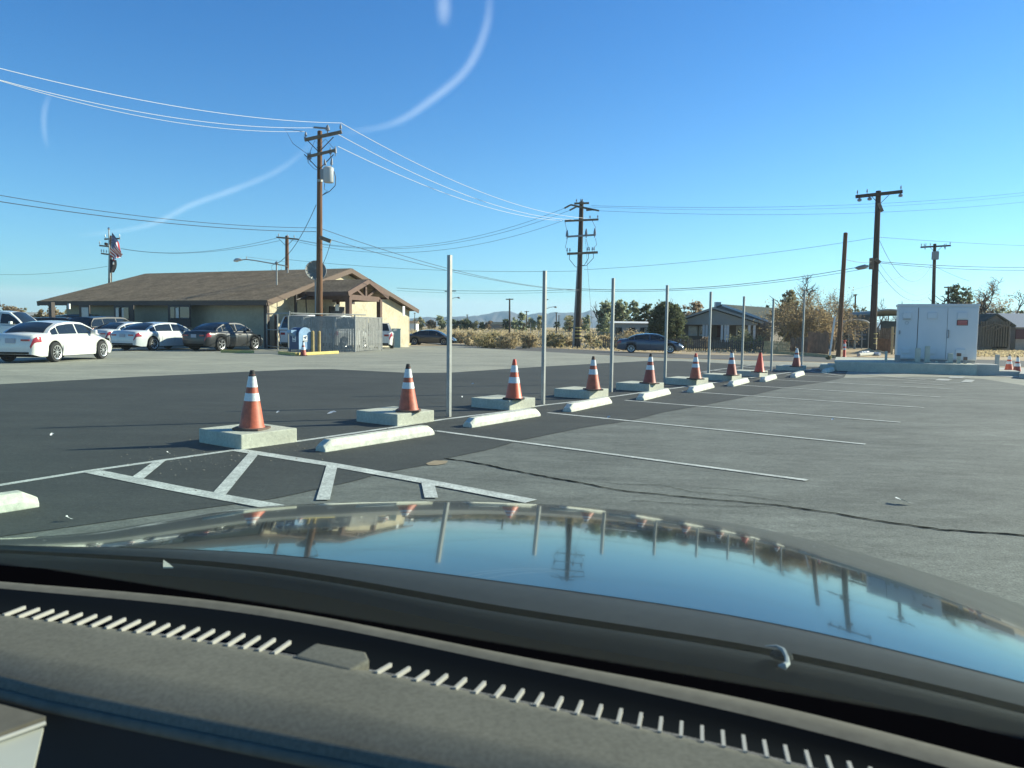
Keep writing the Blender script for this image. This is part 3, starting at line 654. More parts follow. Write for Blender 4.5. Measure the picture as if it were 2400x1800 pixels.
for p, zz in ((f0, zt_+.25), (f0.lerp(f1, .33), zt_), (f0.lerp(f1, .66), zt_), (f1, zt_+0.10), (f2, zt_+0.03)):
    part('post', MB().tube([(p.x, p.y, gz(p.x, p.y)-.05), (p.x, p.y, zz)], 0.035, 10), M['steel'], enc)
mb = MB()
for a, b_ in ((f0, f1), (f1, f2)): mb.tube([Vector((a.x, a.y, zt_)), Vector((b_.x, b_.y, zt_))], 0.02, 8)
part('top_rail', mb, M['steel'], enc)
# open gate frame at the left with higher rail
g0 = at(626, 818); gt = topz(f0, 680, 734)
mb = MB()
for z_ in (gt, gt-0.85, 0.18): mb.tube([Vector((f0.x, f0.y, z_)), Vector((g0.x, g0.y, z_))], 0.028, 8)
for p in (f0.lerp(g0, 0.05), f0.lerp(g0, .5), g0): mb.tube([Vector((p.x, p.y, 0)), Vector((p.x, p.y, gt))], 0.03, 8)
mb.tube([Vector((f0.x, f0.y+.2, gt)), Vector((f0.x+3.2, f0.y+3, gt))], 0.03, 8); part('gate_frame', mb, M['galv'], enc)
for px_, D in ((733, 36.3), (748, 36.8)):
    P = gd(px_, D); z1 = topz(P, px_, 777)
    single('bollard', MB().tube([P, (P.x, P.y, z1), (P.x, P.y, z1+0.04)], [0.075, 0.075, 0.03], 14), M['boll'], 'yellow steel bollard, %s of the pair in front of the slatted fence' % ('left' if px_ == 733 else 'right'), 'bollard', 'yellow bollards', loc=P)
# yellow kerbs
def kerb(pts, label, w=0.15, h=0.13, mt_='yellow'):
    W = [at(*q) for q in pts]; mb = MB()
    for i in range(len(W)-1):
        a, b_ = W[i], W[i+1]; z_ = (gz(a.x, a.y)+gz(b_.x, b_.y))/2+.018
        mb.bar((a.x, a.y, z_+h/2), (b_.x, b_.y, z_+h/2), w, h)
    return single('painted_kerb', mb, M[mt_], label, 'kerb', 'yellow kerbs', loc=W[0], bevel=0.015)
kerb([(655, 831), (696, 834.5)], 'short dark-sided yellow kerb left of the small cone by the mailbox')
kerb([(698, 834.5), (791, 829.5)], 'long bright yellow kerb in front of mailbox and slatted fence')
kerb([(519, 827), (594, 828.5)], 'yellow parking kerb under the black compact car')
kerb([(906, 812), (945, 811)], 'yellow kerb between white car and porch post'); kerb([(948, 810), (984, 806)], 'yellow kerb right of the porch at the building corner')
# small cone by the mailbox
P = at(711, 835); h = topz(P, 711, 800)-P.z; P.z += .02
r = thing('traffic_cone', 'small dirty cone with two white collars standing before the blue mailbox', 'traffic cone', P, 0.4); cone_parts(r, M['orange3'], M['blk'], [(.40, .60), (.70, .90)], M['blk'], h=max(.6, h))
# ------------------------------------------------------------------ mailbox
P = at(700, 829); a = rad(-35)   # local x = front face right, y = back
mx = thing('collection_mailbox', 'blue round-topped mail collection box with white eagle emblem stickers', 'mailbox', (P.x, P.y+0.3, gz(P.x, P.y)+.01), rad(52))
W2, D2, H2 = 0.34, 0.34, 1.22
mb = MB(); arc = [(-W2, 0.2)] + [(-W2, 0.9)] + [(-W2*math.cos(t), 0.9+(H2-0.9)*math.sin(t)) for t in np.linspace(0.15, math.pi-0.15, 12)] + [(W2, 0.9), (W2, 0.2)]
mb.prism([Vector((x, -D2, z)) for x, z in arc], (0, 2*D2, 0)); part('body', mb, M['blue'], mx, 40, local=True)
for s_ in (-1, 1):    # rounded end plates
    mb = MB(); mb.prism([Vector((x*1.03, s_*D2-(0.012 if s_ < 0 else -0.0), z*1.005)) for x, z in arc], (0, 0.02 if s_ > 0 else -.02, 0)); part('end_panel', mb, M['bluel'], mx, 40, local=True)
for sx in (-1, 1):
    for sy in (-1, 1): part('leg', MB().cube(sx*W2-.03*(sx > 0), sx*W2+.03*(sx < 0), sy*D2-.03*(sy > 0), sy*D2+.03*(sy < 0), 0, 0.22), M['blue'], mx, local=True)
mb = MB(); mb.cube(-0.62, -0.30, -0.16, 0.16, 0.98, 1.10); mb.prism([Vector((-0.62, -0.16, 0.98)), Vector((-0.34, -0.16, 0.98)), Vector((-0.34, -.16, 0.78))], (0, 0.32, 0)); part('chute', mb, M['bluel'], mx, local=True)
def emblem(parent, org, ux, uz, nrm, s=0.13):
    mb = MB(); P0 = Vector(org)
    V = lambda x, z, o=0: P0+ux*x*s+uz*z*s+nrm*o
    mb.prism([V(-1, -1.35), V(1, -1.35), V(1.1, 1), V(-.9, 1)], nrm*0.006); e = part('emblem_plate', mb, M['refl'], parent, local=True)
    q = MB(); q.add([V(-.75, .35, .009), V(.0, .62, .009), V(.85, .75, .009), V(.55, .35, .009), V(.1, .3, .009), V(.62, .1, .009), V(.35, -.12, .009), V(-.5, -.6, .009), V(-.1, -.05, .009), V(-.55, .05, .009)], [tuple(range(10))])
    q.add([V(-.8, -1.15, .009), V(.8, -1.15, .009), V(.8, -.85, .009), V(-.8, -.85, .009)], [(0, 1, 2, 3)])
    part('eagle_mark', q, M['blue'], e, local=True)
emblem(mx, (0, -D2-.034, 0.72), Vector((1, 0, 0)), Z, Vector((0, -1, 0)))
emblem(mx, (-W2-.004, 0.0, 0.72), Vector((0, -1, 0)), Z, Vector((-1, 0, 0)))

# ------------------------------------------------------------------ utility poles
def insul(mb, p, h=0.3, r=0.07, d=Z):
    p = Vector(p); mb.tube([p, p+d*h*.3, p+d*h*.32, p+d*h*.5, p+d*h*.52, p+d*h*.8, p+d*h], [r*.3, r*.3, r, r*.8, r*.9, r*.6, r*.3], 8)
def pole(px0, py0, px1, py1, D, r0, r1, mtl, label, name='utility_pole', base=None, group='utility poles'):
    P = base if base is not None else gd(px0, D, py0); z1 = topz(P, px1, py1)
    T = pd(px1, py1, P.y); T = Vector((P.x+(T.x-P.x), P.y, z1))
    o = thing(name, label, 'utility pole', P, group=group)
    part('pole', MB().tube([P-Z*0.3, P.lerp(T, .5), T, T+Z*0.03], [r0, (r0+r1)/2, r1, r1*.6], 14), mtl, o, 40)
    return o, P, T
def arm(o, D, x0, y0, x1, y1, w=0.10, h=0.13, ins=(), mtl=None, braces=True, cx=None, dy=-0.22, ih=0.32):
    a, b_ = pd(x0, y0, D+dy), pd(x1, y1, D+dy); mtl = mtl or M['woodarm']
    c_ = part('crossarm', MB().bar(a, b_, w, h, Vector((0, 1, 0))), mtl, o)
    q = MB()
    for k in ins: insul(q, a.lerp(b_, k)+Z*h/2, ih)
    if ins: part('insulator', q, M['porc'], c_, 40)
    if braces and cx is not None:
        q = MB(); m_ = cx
        for s_ in (-1, 1): q.bar(m_+Z*-0.85+Vector((0, dy, 0)), Vector((m_.x+s_*0.75, m_.y+dy, 0))+Z*(a.lerp(b_, 0.5).z-.05), 0.03, 0.04)
        part('brace', q, M['woodd'], c_)
    return a, b_
# pole 1
P1B = gd(748, 40.0); o1, P1, T1 = pole(748, 742, 749.5, 308, 40, 0.185, 0.12, M['wood'], 'tall brown wooden utility pole with transformer rising behind the slatted fence', base=P1B)
a, b_ = arm(o1, 40, 714, 328, 801, 309, .13, .15, ins=(0.03, 0.97), cx=Vector((T1.x, T1.y, pd(750, 319, 40).z))); A1L, A1R = a+Z*.42, b_+Z*.42
m_ = a.lerp(b_, .62)+Z*.1; q = MB(); insul(q, m_, .4, .12); q.tube([m_+Z*.22, m_+Z*.25+Vector((-.7, 0, .02))], 0.05, 6); part('insulator', q, M['porc'], o1, 40); A1M = m_+Z*.25+Vector((-.7, 0, 0))
a, b_ = arm(o1, 40, 722, 367, 786, 352, .12, .13, ins=(), cx=Vector((T1.x, T1.y, pd(750, 360, 40).z)))
for P in (a, a.lerp(b_, .08), b_, a.lerp(b_, .82)):
    q = MB(); insul(q, P-Z*.30, .5, .07); part('cutout', q, M['porc'], o1, 40)
tc = pd(770, 411, 39.65); q = MB(); rr_ = 0.26; hh = 0.36
q.lathe(tc, [(rr_*.92, -hh), (rr_, -hh+.03), (rr_, hh-.03), (rr_*1.06, hh-.02), (rr_*1.04, hh), (rr_*.5, hh+.08)], 24)
tr = part('transformer', q, M['xfmr'], o1, 40)
for sx, ln in ((-.16, .42), (.14, .5)):
    q = MB(); insul(q, tc+Vector((sx, 0, hh+.02)), ln, .075, Vector((sx*.5, 0, 1)).normalized()); part('bushing', q, M['porc'], tr, 40)
part('transformer_bracket', MB().box(tc+Vector((-.30, 0, .05)), Vector((.1, 0, 0)), Vector((0, .1, 0)), Z*.25), M['steel'], o1)
q = MB(); q.tube([tc+Vector((.28, 0, .2)), tc+Vector((.36, 0, -.1)), tc+Vector((.34, 0, -.5)), tc+Vector((.05, 0, -.8)), tc+Vector((-.33, 0, -1.0))], .02, 6)
q.tube([tc+Vector((-.2, 0, -.4)), tc+Vector((-.22, 0, -.7)), tc+Vector((-.05, 0, -.78)), tc+Vector((-.3, 0, -.98))], .015, 6)
q.tube([A1L, A1L+Vector((-1.0, 0, .12)), A1L+Vector((-.6, 0, -.6)), a+Z*.1], .012, 5); q.tube([a, a+Vector((.35, 0, .8)), a+Vector((.7, 0, .4))], .012, 5); q.tube([b_, b_+Vector((-.5, 0, .55)), b_+Vector((-.95, 0, .1))], .012, 5); q.tube([a-Z*.3, a+Vector((.3, 0, -.6)), a+Vector((.7, 0, -.75))], .012, 5)
part('jumper_wire', q, M['wired'], o1)
q = MB(); c_ = pd(766, 562, 39.7); q.bar(c_+Vector((-.35, 0, .12)), c_+Vector((.2, 0, -.08)), .16, .2, Vector((0, 1, 0))); part('cable_box', q, M['woodarm'], o1)
part('pole_band', MB().tube([(T1.x-.01, T1.y, pd(749, 424, 40).z-.06), (T1.x-.01, T1.y, pd(749, 424, 40).z+.06)], .145, 14), M['galv'], o1)
# pole 2
o2, P2, T2 = pole(1353, 815, 1363, 473, 70, .30, .19, M['woodd'], 'dark multi-arm utility pole with yellow reflective bands standing by the scrub')
a, b_ = arm(o2, 70, 1346, 477, 1380.5, 476, .14, .16, ins=(.15, .45, .55), cx=None)
a2, b2 = arm(o2, 70, 1323.5, 518, 1402.6, 514.4, .15, .17, ins=(.98, .75), cx=None)
q = MB()
for xa, ya, xb, yb in ((1323, 488, 1338, 480), (1335, 493, 1352, 484), (1338, 480, 1404, 494), (1352, 484, 1392, 492), (1374, 493, 1390, 491)): q.bar(pd(xa, ya, 69.6), pd(xb, yb, 69.6), .12, .14, Vector((0, 1, 0)))
part('wing_bracket', q, M['woodarm'], o2)
a3, b3 = arm(o2, 70, 1329, 554.8, 1396, 550.4, .16, .16, ins=(), mtl=M['steel'], cx=None)
for k in (0.0, .67, .97): q = MB(); insul(q, a3.lerp(b3, k)-Z*.25, .85, .14); part('cutout', q, M['porc'], o2, 40)
a4, b4 = arm(o2, 70, 1329, 595, 1401, 591.5, .15, .2, ins=(.0, .09, .66, .72, .82, .88), cx=None, ih=.42)
q = MB()
for k, s_ in ((.08, -1), (.70, 1), (.86, 1)):
    s0 = a4.lerp(b4, k); q.tube([s0, s0-Z*.5, Vector((T2.x, s0.y, s0.z-.95)).lerp(s0, .45)-Z*.65, Vector((P2.x+(T2.x-P2.x)*.7, s0.y, s0.z-1.15))], .025, 6)
q.tube([a2+Z*0, a2+Vector((.25, 0, -1)), a3+Z*.4], .02, 5); q.tube([a3-Z*.3, a3+Vector((-.15, 0, -1.0)), a4+Vector((.1, 0, .5))], .02, 5); q.tube([b2+Vector((-.6, 0, 0)), b3+Vector((0, 0, .6))], .02, 5); q.tube([b3-Z*.3, b3+Vector((.1, 0, -.9)), b4+Vector((-.3, 0, .5))], .02, 5)
q.tube([a3.lerp(b3, .67)-Z*.3, a4.lerp(b4, .7)+Z*.4], .02, 5); part('jumper_wire', q, M['wired'], o2)
part('conduit', MB().tube([P2+Vector((-.38, -.1, 0)), Vector((P2.x-.36+.25, P2.y-.1, pd(1352, 640, 70).z)), Vector((P2.x+.02, P2.y-.1, pd(1356, 560, 70).z))], [.11, .09, .03], 8), M['steel'], o2)
q = MB()
for y_ in (768, 775, 783, 792): zc = pd(1354, y_, 70).z; rr_ = .30; q.lathe((P2.x+.03, P2.y, zc), [(rr_+.01, -.05), (rr_+.01, .05)], 16)
part('reflective_band', q, M['yellow'], o2)
# pole 3 with street lamp arm
o3, P3, T3 = pole(674, 830, 672.5, 553, 78, .24, .17, M['wood'], 'brown pole behind the roof ridge carrying a long street-lamp arm')
arm(o3, 78, 648, 556, 700, 561, .12, .15, ins=(.1, .5, .8), cx=Vector((T3.x, T3.y, pd(672, 558, 78).z)))
q = MB(); q.tube([pd(x, y, 77.7) for x, y in ((673, 624), (640, 618), (600, 611), (578, 608), (566, 609))], .055, 8); q.tube([pd(578, 608, 77.7), pd(578, 601, 77.7)], .04, 6); q.tube([pd(578, 602, 77.7), pd(673, 614, 77.7)], .012, 4); la = part('lamp_arm', q, M['galv'], o3)
c_ = pd(556, 611, 77.7); q = MB(); q.tube([c_+Vector((.55, 0, .08)), c_+Vector((.25, 0, .12)), c_+Vector((-.1, 0, .05)), c_+Vector((-.35, 0, -.02))], [.05, .16, .2, .08], 10); part('lamp_head', q, M['xfmr'], la, 50)
# pole 4 behind the flag
o4, P4, T4 = pole(258, 830, 259, 553, 104, .27, .2, M['woodd'], 'dark three-arm utility pole directly behind the flag at left')
arm(o4, 104, 245, 560.5, 281, 559, .14, .2, ins=(.05, .3, .98), ih=.5); arm(o4, 104, 233, 575.5, 257, 578, .14, .2, ins=(.03,), ih=.5)
q = MB(); q.tube([pd(246, 571, 103.7), pd(252, 573, 103.7)], .18, 8); part('switch', q, M['woodd'], o4)
arm(o4, 104, 237, 594, 258, 597, .14, .2, ins=(.03, .3, .6), ih=.5)
# pole A short, B tall, C right
oA, PA, TA = pole(1964, 846, 1982, 546, 43, .125, .105, M['wood'], 'plain brown pole with cut flat top and no crossarm, left of concrete platform', base=at(1964, 846))
oB, PB_, TB = pole(2044, 830, 2059, 448, 62, .28, .2, M['woodd'], 'tall dark T-shaped pole with yellow bands between carports and white cabinet', base=at(2044, 829))
a, b_ = arm(oB, PB_.y, 2006, 461, 2114.5, 449, .18, .26, ins=(.03, .24, .97), cx=Vector((TB.x, TB.y, pd(2058, 455, PB_.y).z)), mtl=M['woodd'], ih=.38)
q = MB()
for k in (.08, .30, .97): q.lathe(a.lerp(b_, k)-Z*.42, [(.05, 0), (.16, .04), (.17, .18), (.05, .28)], 10)
part('hanging_insulator', q, M['porc'], oB, 40)
q = MB(); q.bar(pd(2060, 476, PB_.y-.3), pd(2068, 496, PB_.y-.3), .16, .2); part('bracket', q, M['woodarm'], oB); q = MB(); q.box(pd(2043, 618, PB_.y-.3), Vector((.16, 0, 0)), Vector((0, .1, 0)), Z*.45); q.bar(pd(2052, 607, PB_.y-.3), pd(2062, 616, PB_.y-.3), .2, .25); part('bracket', q, M['woodarm'], oB)
q = MB()
for y_ in (782, 793, 805): q.lathe((PB_.x+.05, PB_.y, pd(2046, y_, PB_.y).z), [(.29, -.035), (.29, .035)], 14)
part('reflective_band', q, M['yellow'], oB)
c0, c1 = pd(2013, 628, PB_.y-.4), pd(2027, 624.5, PB_.y-.4); single('splice_closure', MB().tube([c0-Vector((.3, 0, 0)), c0, c1, c1+Vector((.3, 0, 0))], [.05, .17, .17, .05], 10), M['steel'], 'grey cylindrical splice case hanging on the thick cable left of dark T pole', 'cable closure', loc=c0)
oC, PC, TC = pole(2184, 830, 2191, 572, 96, .24, .18, M['woodd'], 'T-shaped pole with boxy transformer rising behind the white cabinet')
arm(oC, 96, 2158, 579.5, 2228, 575.5, .14, .2, ins=(.02, .32, .98), cx=Vector((TC.x, TC.y, pd(2191, 577, 96).z)), mtl=M['woodd'], ih=.35)
q = MB().box(pd(2192, 599, 95.6), Vector((.32, 0, 0)), Vector((0, .25, 0)), Z*.5); part('transformer', q, M['steel'], oC)
for x_ in (2168, 2215):
    q = MB(); q.tube([pd(x_, 585, 95.7), pd(x_+1, 577, 95.7), pd(x_+3, 571, 95.7), pd(x_-2, 572, 95.7), pd(x_-1, 582, 95.7)], .05, 6); part('cutout', q, M['porc'], oC)
# far small poles
for (x, yt, D, r_, ax0, ax1, lab) in ((1194.5, 700, 150, .2, 1185.5, 1203.5, 'far T-topped pole standing alone in the desert scrub between the first two posts'), (1095, 737, 330, .25, 1092, 1098, 'tiny far pole above the tree line right of the first post'), (1234, 729, 260, .25, 1229, 1240, 'far pole between small trees left of the second post'),
                                       (1304, 732, 260, .22, 1301, 1307, 'far thin pole left of the palms'), (1310, 739, 320, .22, 1307, 1313, 'thinnest far pole just left of palms'), (972, 733, 200, .1, 970, 974, 'thin far pole at the building corner'),
                                       (2223, 672, 120, .2, 2213, 2239, 'small T pole among dark evergreen behind the cabinet'), (2005, 690, 120, .16, 2001, 2008, 'thin pole among trees between the two big brown poles')):
    o_, P_, T_ = pole(x, 770, x, yt, D, r_, r_*.7, M['woodd'], lab); arm(o_, D, ax0, yt+1.5, ax1, yt+1.2, .15, .2)
for (xp, yl, xl, ylamp, D, lab) in ((1054, 680, 1076, 698, 150, 'far street lamp arm showing right of the first metal post'), (1277, 700, 1303, 720, 150, 'far street lamp arm showing right of second metal post')):
    P_ = gd(xp, D); T_ = pd(xp, yl-3, D); o_ = thing('street_lamp', lab, 'street lamp', P_, group='far street lamps')
    part('pole', MB().tube([P_, (P_.x, P_.y, T_.z)], .13, 8), M['woodd'], o_)
    part('lamp_arm', MB().tube([pd(xp, ylamp+5, D), pd((xp+xl)/2, ylamp, D), pd(xl-3, ylamp-1, D)], .06, 6), M['galv'], o_); part('lamp_head', MB().tube([pd(xl-5, ylamp-.5, D), pd(xl, ylamp-.2, D), pd(xl+2, ylamp+.5, D)], [.08, .2, .1], 8), M['steel'], o_)
    part('crossarm', MB().bar(pd(xp-12 if xp < 1100 else xp-5, yl+3, D), pd(xp+15 if xp < 1100 else xp+8, yl+2, D), .12, .16, Vector((0, 1, 0))), M['woodd'], o_)
# wires
def wire(label, p, q, sag, mt_='wired', r=.018, grp='overhead wires'):
    p, q = Vector(p), Vector(q); n = 24; pts = [p.lerp(q, i/n)-Z*(4*sag*(i/n)*(1-i/n)) for i in range(n+1)]
    single('overhead_wire', MB().tube(pts, r*(.8 if mt_ == 'wired' else 1), 5), M[mt_], label, 'wire', grp, loc=p)
wl_ = pd(-160, 118, 24), pd(-160, 142, 25.5), pd(-160, 137, 27)
wire('topmost bright wire running left from the transformer pole to the upper left edge', wl_[0], A1R+Z*.02, .5, 'wirew', .012)
wire('middle bright wire running left from the transformer pole top', wl_[1], A1M, .6, 'wirew', .012); wire('lowest bright wire running left from the transformer pole crossarm end', wl_[2], A1L, .7, 'wirew', .012)
e_ = [pd(1376.6, 511.6, 70), pd(1348, 515, 70), pd(1317, 517, 70)]
wire('highest bright wire from the transformer pole down to the multi-arm pole', A1R, e_[0], 1.0, 'wirew', .016); wire('middle bright wire between transformer pole and multi-arm pole', A1M+Vector((1.2, 0, -.3)), e_[1], 1.0, 'wirew', .016); wire('lowest bright wire between transformer pole and multi-arm pole', pd(792, 343, 40), e_[2], .8, 'wirew', .016)
wire('upper dark cable from left edge to the brown pole at mid height', pd(-120, 436, 27), pd(741, 534, 40), .35, r=.015); wire('lower dark cable from left edge to the brown pole at mid height', pd(-120, 453, 27), pd(741, 543, 40), .3, r=.018)
wire('upper dark cable from the brown pole down right to multi-arm pole', pd(756, 537, 40), pd(1361, 679, 70), .7, r=.018); wire('lower dark cable from brown pole down right to the multi-arm pole', pd(772, 561, 40), pd(1361, 682, 70), .5, r=.018)
wire('service drop cable from the brown pole down to the roof mast', pd(741, 480, 40), MAST, .5, r=.02)
wire('cable dropping from the brown pole box toward the dish', pd(776, 563, 39.8), pd(757, 618, 41), .1, r=.018)
wire('upper thin wire between the flag pole-side and street lamp pole', pd(283, 582, 104), pd(648, 558, 78), 1.0, r=.022); wire('lower thin wire between the flag-side pole and street lamp pole', pd(283, 583, 104), pd(655, 564, 78), .9, r=.022)
wire('faint wire from the left edge up to the pole behind the flag', pd(-60, 640, 120), pd(252, 624, 104), .6, r=.025)
wire('highest thin wire from multi-arm pole left to the street lamp pole', pd(1323, 488, 70), pd(700, 562, 78), 1.9, r=.018); wire('middle thin wire from multi-arm pole left to street lamp pole', pd(1335, 493, 70), pd(690, 561, 78), 2.0, r=.018); wire('lowest thin wire from multi-arm pole left to the street lamp pole', pd(1320, 517, 70), pd(680, 562, 78), 2.0, r=.018)
wire('higher thin wire from multi-arm pole out to the right edge', pd(1386, 482, 70), pd(2500, 440, 90), .9, r=.016); wire('lower thin wire from the multi-arm pole out to right edge', pd(1404, 494, 70), pd(2500, 462, 90), 1.0, r=.016); wire('thin wire just under the highest pair leading right from multi-arm pole', pd(1380, 485, 70), pd(2500, 446, 90), 1.0, r=.012)
wire('thick upper cable between multi-arm pole and dark T pole', pd(1361, 677, 70), pd(2043, 620, 62), .75, r=.03); wire('thick lower cable between multi-arm pole and dark T pole', pd(1361, 681, 70), pd(2043, 627, 62), .7, r=.022)
wire('thin wire midway between multi-arm pole and the dark T pole', pd(1369, 632, 70), pd(2050, 557, 62), .35, r=.018)
wire('thick cable from the dark T pole to right edge, upper', pd(2059, 613, 62), pd(2500, 624, 75), .25, r=.03); wire('thick cable from the dark T pole to right edge, lower', pd(2059, 616, 62), pd(2500, 631, 75), .3, r=.026)
wire('thin wire from dark T pole sloping down to the right edge', pd(2061, 556, 62), pd(2500, 579, 75), .1, r=.018)
wire('slack drop wire curving from dark T pole to transformer pole behind cabinet', pd(2059, 558, 62), pd(2182, 624, 96), 2.6, r=.022)
wire('lower slack drop wire curving behind the white cabinet', pd(2056, 628, 62), pd(2180, 689, 96), 1.6, r=.022); wire('faintest slack wire in the sky between the dark T pole and cabinet', pd(2062, 618, 62), pd(2180, 680, 96), 1.4, r=.014)
wire('straight wire rising from tree tops to the pole behind cabinet', pd(1999, 679, 70), pd(2183, 622, 96), .2, r=.02); wire('wire sloping right from cabinet pole to the bare tree', pd(2193, 625, 96), pd(2272, 659, 90), .1, r=.02)
wire('cable linking flat-topped brown pole and dark T pole', pd(1985, 609, 43), pd(2043, 613, 62), .1, r=.02)
wire('long thin wire crossing behind the first posts from lamp pole to multi-arm pole', pd(673, 608, 78), pd(1361, 635, 70), .45, r=.018)
wire('low thin wire from behind the building to the multi-arm pole', pd(930, 675, 90), pd(1361, 678, 70), .25, r=.024); wire('lowest faint wire behind the first post', pd(930, 681, 90), pd(1361, 683, 70), .25, r=.014)
wire('guy wire slanting down beside the multi-arm pole', pd(1372, 560, 70), pd(1391, 805, 72), .0, r=.014)
# ------------------------------------------------------------------ cars
def make_car(label, loc, az, L=4.8, W=1.82, H=1.46, kind='sedan', paint=None, rimm='rim', spokes=10, cat='car', wr=0.335, group='parked cars', tailm=None, tint=None, plate=True):
    root = thing('parked_car', label, cat, loc, -rad(az), group)
    fr = np.array
    if kind == 'sedan':
        TY = [-.5, -.492, -.47, -.33, -.2, .2, .30, .42, .475, .5]; TZ = [.62, .90, .985, 1.03, 1.0, .97, .90, .76, .62, .46]
        cab = [(-.385, 0), (-.30, .52), (-.20, .86), (-.08, .985), (0.02, 1.0), (.10, .95), (.20, .60), (.30, 0)]; belt = .97
    elif kind == 'hatch':
        TY = [-.5, -.49, -.47, -.33, -.2, .2, .30, .42, .475, .5]; TZ = [.60, .92, 1.0, 1.03, 1.0, .98, .93, .80, .64, .46]
        cab = [(-.475, 0), (-.42, .5), (-.34, .88), (-.15, 1.0), (0.02, 1.0), (.10, .95), (.20, .58), (.31, 0)]; belt = .98
    elif kind == 'suv':
        TY = [-.5, -.492, -.47, -.33, -.2, .2, .30, .42, .475, .5]; TZ = [.7, 1.0, 1.10, 1.13, 1.12, 1.10, 1.06, .97, .84, .6]
        cab = [(-.485, 0), (-.46, .45), (-.41, .88), (-.2, 1.0), (0.0, 1.0), (.07, .95), (.15, .55), (.22, 0)]; belt = 1.10
    else:  # pickup
        TY = [-.5, -.495, -.49, -.10, -.09, .2, .28, .42, .48, .5]; TZ = [.7, 1.2, 1.24, 1.24, 1.22, 1.20, 1.16, 1.10, .95, .7]
        cab = [(-.115, 0), (-.11, .5), (-.10, .93), (-.02, 1.0), (0.05, 1.0), (.12, .94), (.18, .55), (.245, 0)]; belt = 1.2
    top = lambda t: float(np.interp(t, TY, TZ))*(H/1.46 if kind in ('sedan', 'hatch') else 1)
    hw = lambda t: float(np.interp(t, [-.5, -.49, -.46, -.36, -.1, .3, .42, .47, .49, .5], [.36, .42, .465, .495, .5, .5, .475, .435, .39, .32]))*W
    wb = L*.58; yr_, yf = -L*.285, L*.295; R_ = wr+.055
    def zb(y):
        z = .21 if abs(y) < L*.44 else .21+(abs(y)/L-.44)*1.3
        for yc in (yr_, yf):
            d_ = abs(y-yc)
            if d_ < R_: z = max(z, wr+math.sqrt(R_*R_-d_*d_))
        return z
    ys = sorted(set([round(-L/2+L*i/40, 4) for i in range(41)] + [round(yc+R_*math.cos(a), 4) for yc in (yr_, yf) for a in np.linspace(0, math.pi, 15)] + [round(L*t, 4) for t in (-.495, -.49, -.48, .48, .49, .495)]))
    def sec(y, k):  # k in 0..6 around half section
        t = y/L; w = hw(t); zt = top(t); zs = zt-.085; z0 = min(zb(y), zs-.06); K = [(.95, z0), (.985, z0+.28*(zs-z0)), (1.0, z0+.55*(zs-z0)), (1.0, z0+.82*(zs-z0)), (.965, zs), (.84, zt-.01), (0, zt+.025)]
        i = min(int(k), 5); f_ = k-i; a_, b_ = K[i], K[i+1]
        return w*(a_[0]+(b_[0]-a_[0])*f_), a_[1]+(b_[1]-a_[1])*f_
    mb = MB(); n = len(ys)
    for y in ys:
        row = [sec(y, k) for k in range(7)]
        mb.v += [(x, y, z) for x, z in row] + [(-x, y, z) for x, z in row[5::-1]]
    for i in range(n-1):
        for k in range(12): mb.f.append((i*13+k, i*13+k+1, (i+1)*13+k+1, (i+1)*13+k)); mb.m.append(0)
    mb.f += [tuple(range(13)), tuple((n-1)*13+k for k in range(13))]; mb.m += [0, 0]
    part('body', mb, paint, root, 42, local=True)
    # under-body and wheel wells
    mb = MB(); mb.cube(-W*.42, W*.42, -L*.44, L*.44, .19, .55); mb.cube(-W*.455, W*.455, -L*.42, L*.42, .30, .80*min(1, top(0))); part('underbody', mb, M['well'], root, local=True)
    hb, ht = .462*W, .352*W; bz = belt*(H/1.46 if kind in ('sedan', 'hatch') else 1)-.03
    CY = [c[0]*L for c in cab]; CZ = [c[1] for c in cab]
    roofz = lambda y: bz+float(np.interp(y, CY, CZ))*(H-bz)
    def cs(y, k):  # k 0 base ..1 roof edge..2 centre
        zr_ = roofz(y); f_ = (zr_-bz)/(H-bz); wt = hb+(ht-hb)*f_
        if k <= 1: return wt*1.0 if False else hb+(wt-hb)*k*1.0, bz+(max(zr_-.05, bz)-bz)*k
        q = k-1; return wt*(1-q*q*.0)-(wt)*q*1.0, max(zr_-.05, bz)+(.05+.0)*math.sin(q*math.pi/2)*min(1, f_*4)
    cy = [CY[0]+(CY[-1]-CY[0])*i/36 for i in range(37)]
    mb = MB(); KS = [0, .5, 1, 1.12, 1.4, 2]
    for y in cy:
        r_ = [cs(y, k) for k in KS]; mb.v += [(x, y, z) for x, z in r_] + [(-x, y, z) for x, z in r_[4::-1]]
    for i in range(36):
        for k in range(10): mb.f.append((i*11+k, i*11+k+1, (i+1)*11+k+1, (i+1)*11+k)); mb.m.append(0)
    part('roof', mb, paint, root, 40, local=True)
    gl = tint or M['autoglass']
    y_lo = next(y for y in np.linspace(CY[0], CY[-1], 200) if roofz(y) > bz+.20); y_hi = next(y for y in np.linspace(CY[-1], CY[0], 200) if roofz(y) > bz+.16)
    bp = [y_lo+.04*L, (y_lo+y_hi)/2+.01*L, y_hi]; cuts = [(y_lo, (y_lo+y_hi)/2-.03), ((y_lo+y_hi)/2+.03, y_hi)] if kind != 'suv' else [(y_lo, y_lo+.17*L), (y_lo+.18*L, y_lo+.37*L), (y_lo+.385*L, y_hi)]
    if kind == 'sedan': cuts = [(y_lo, y_lo+.075*L), (y_lo+.085*L, (y_lo+y_hi)/2+.02*L), ((y_lo+y_hi)/2+.035*L, y_hi)]
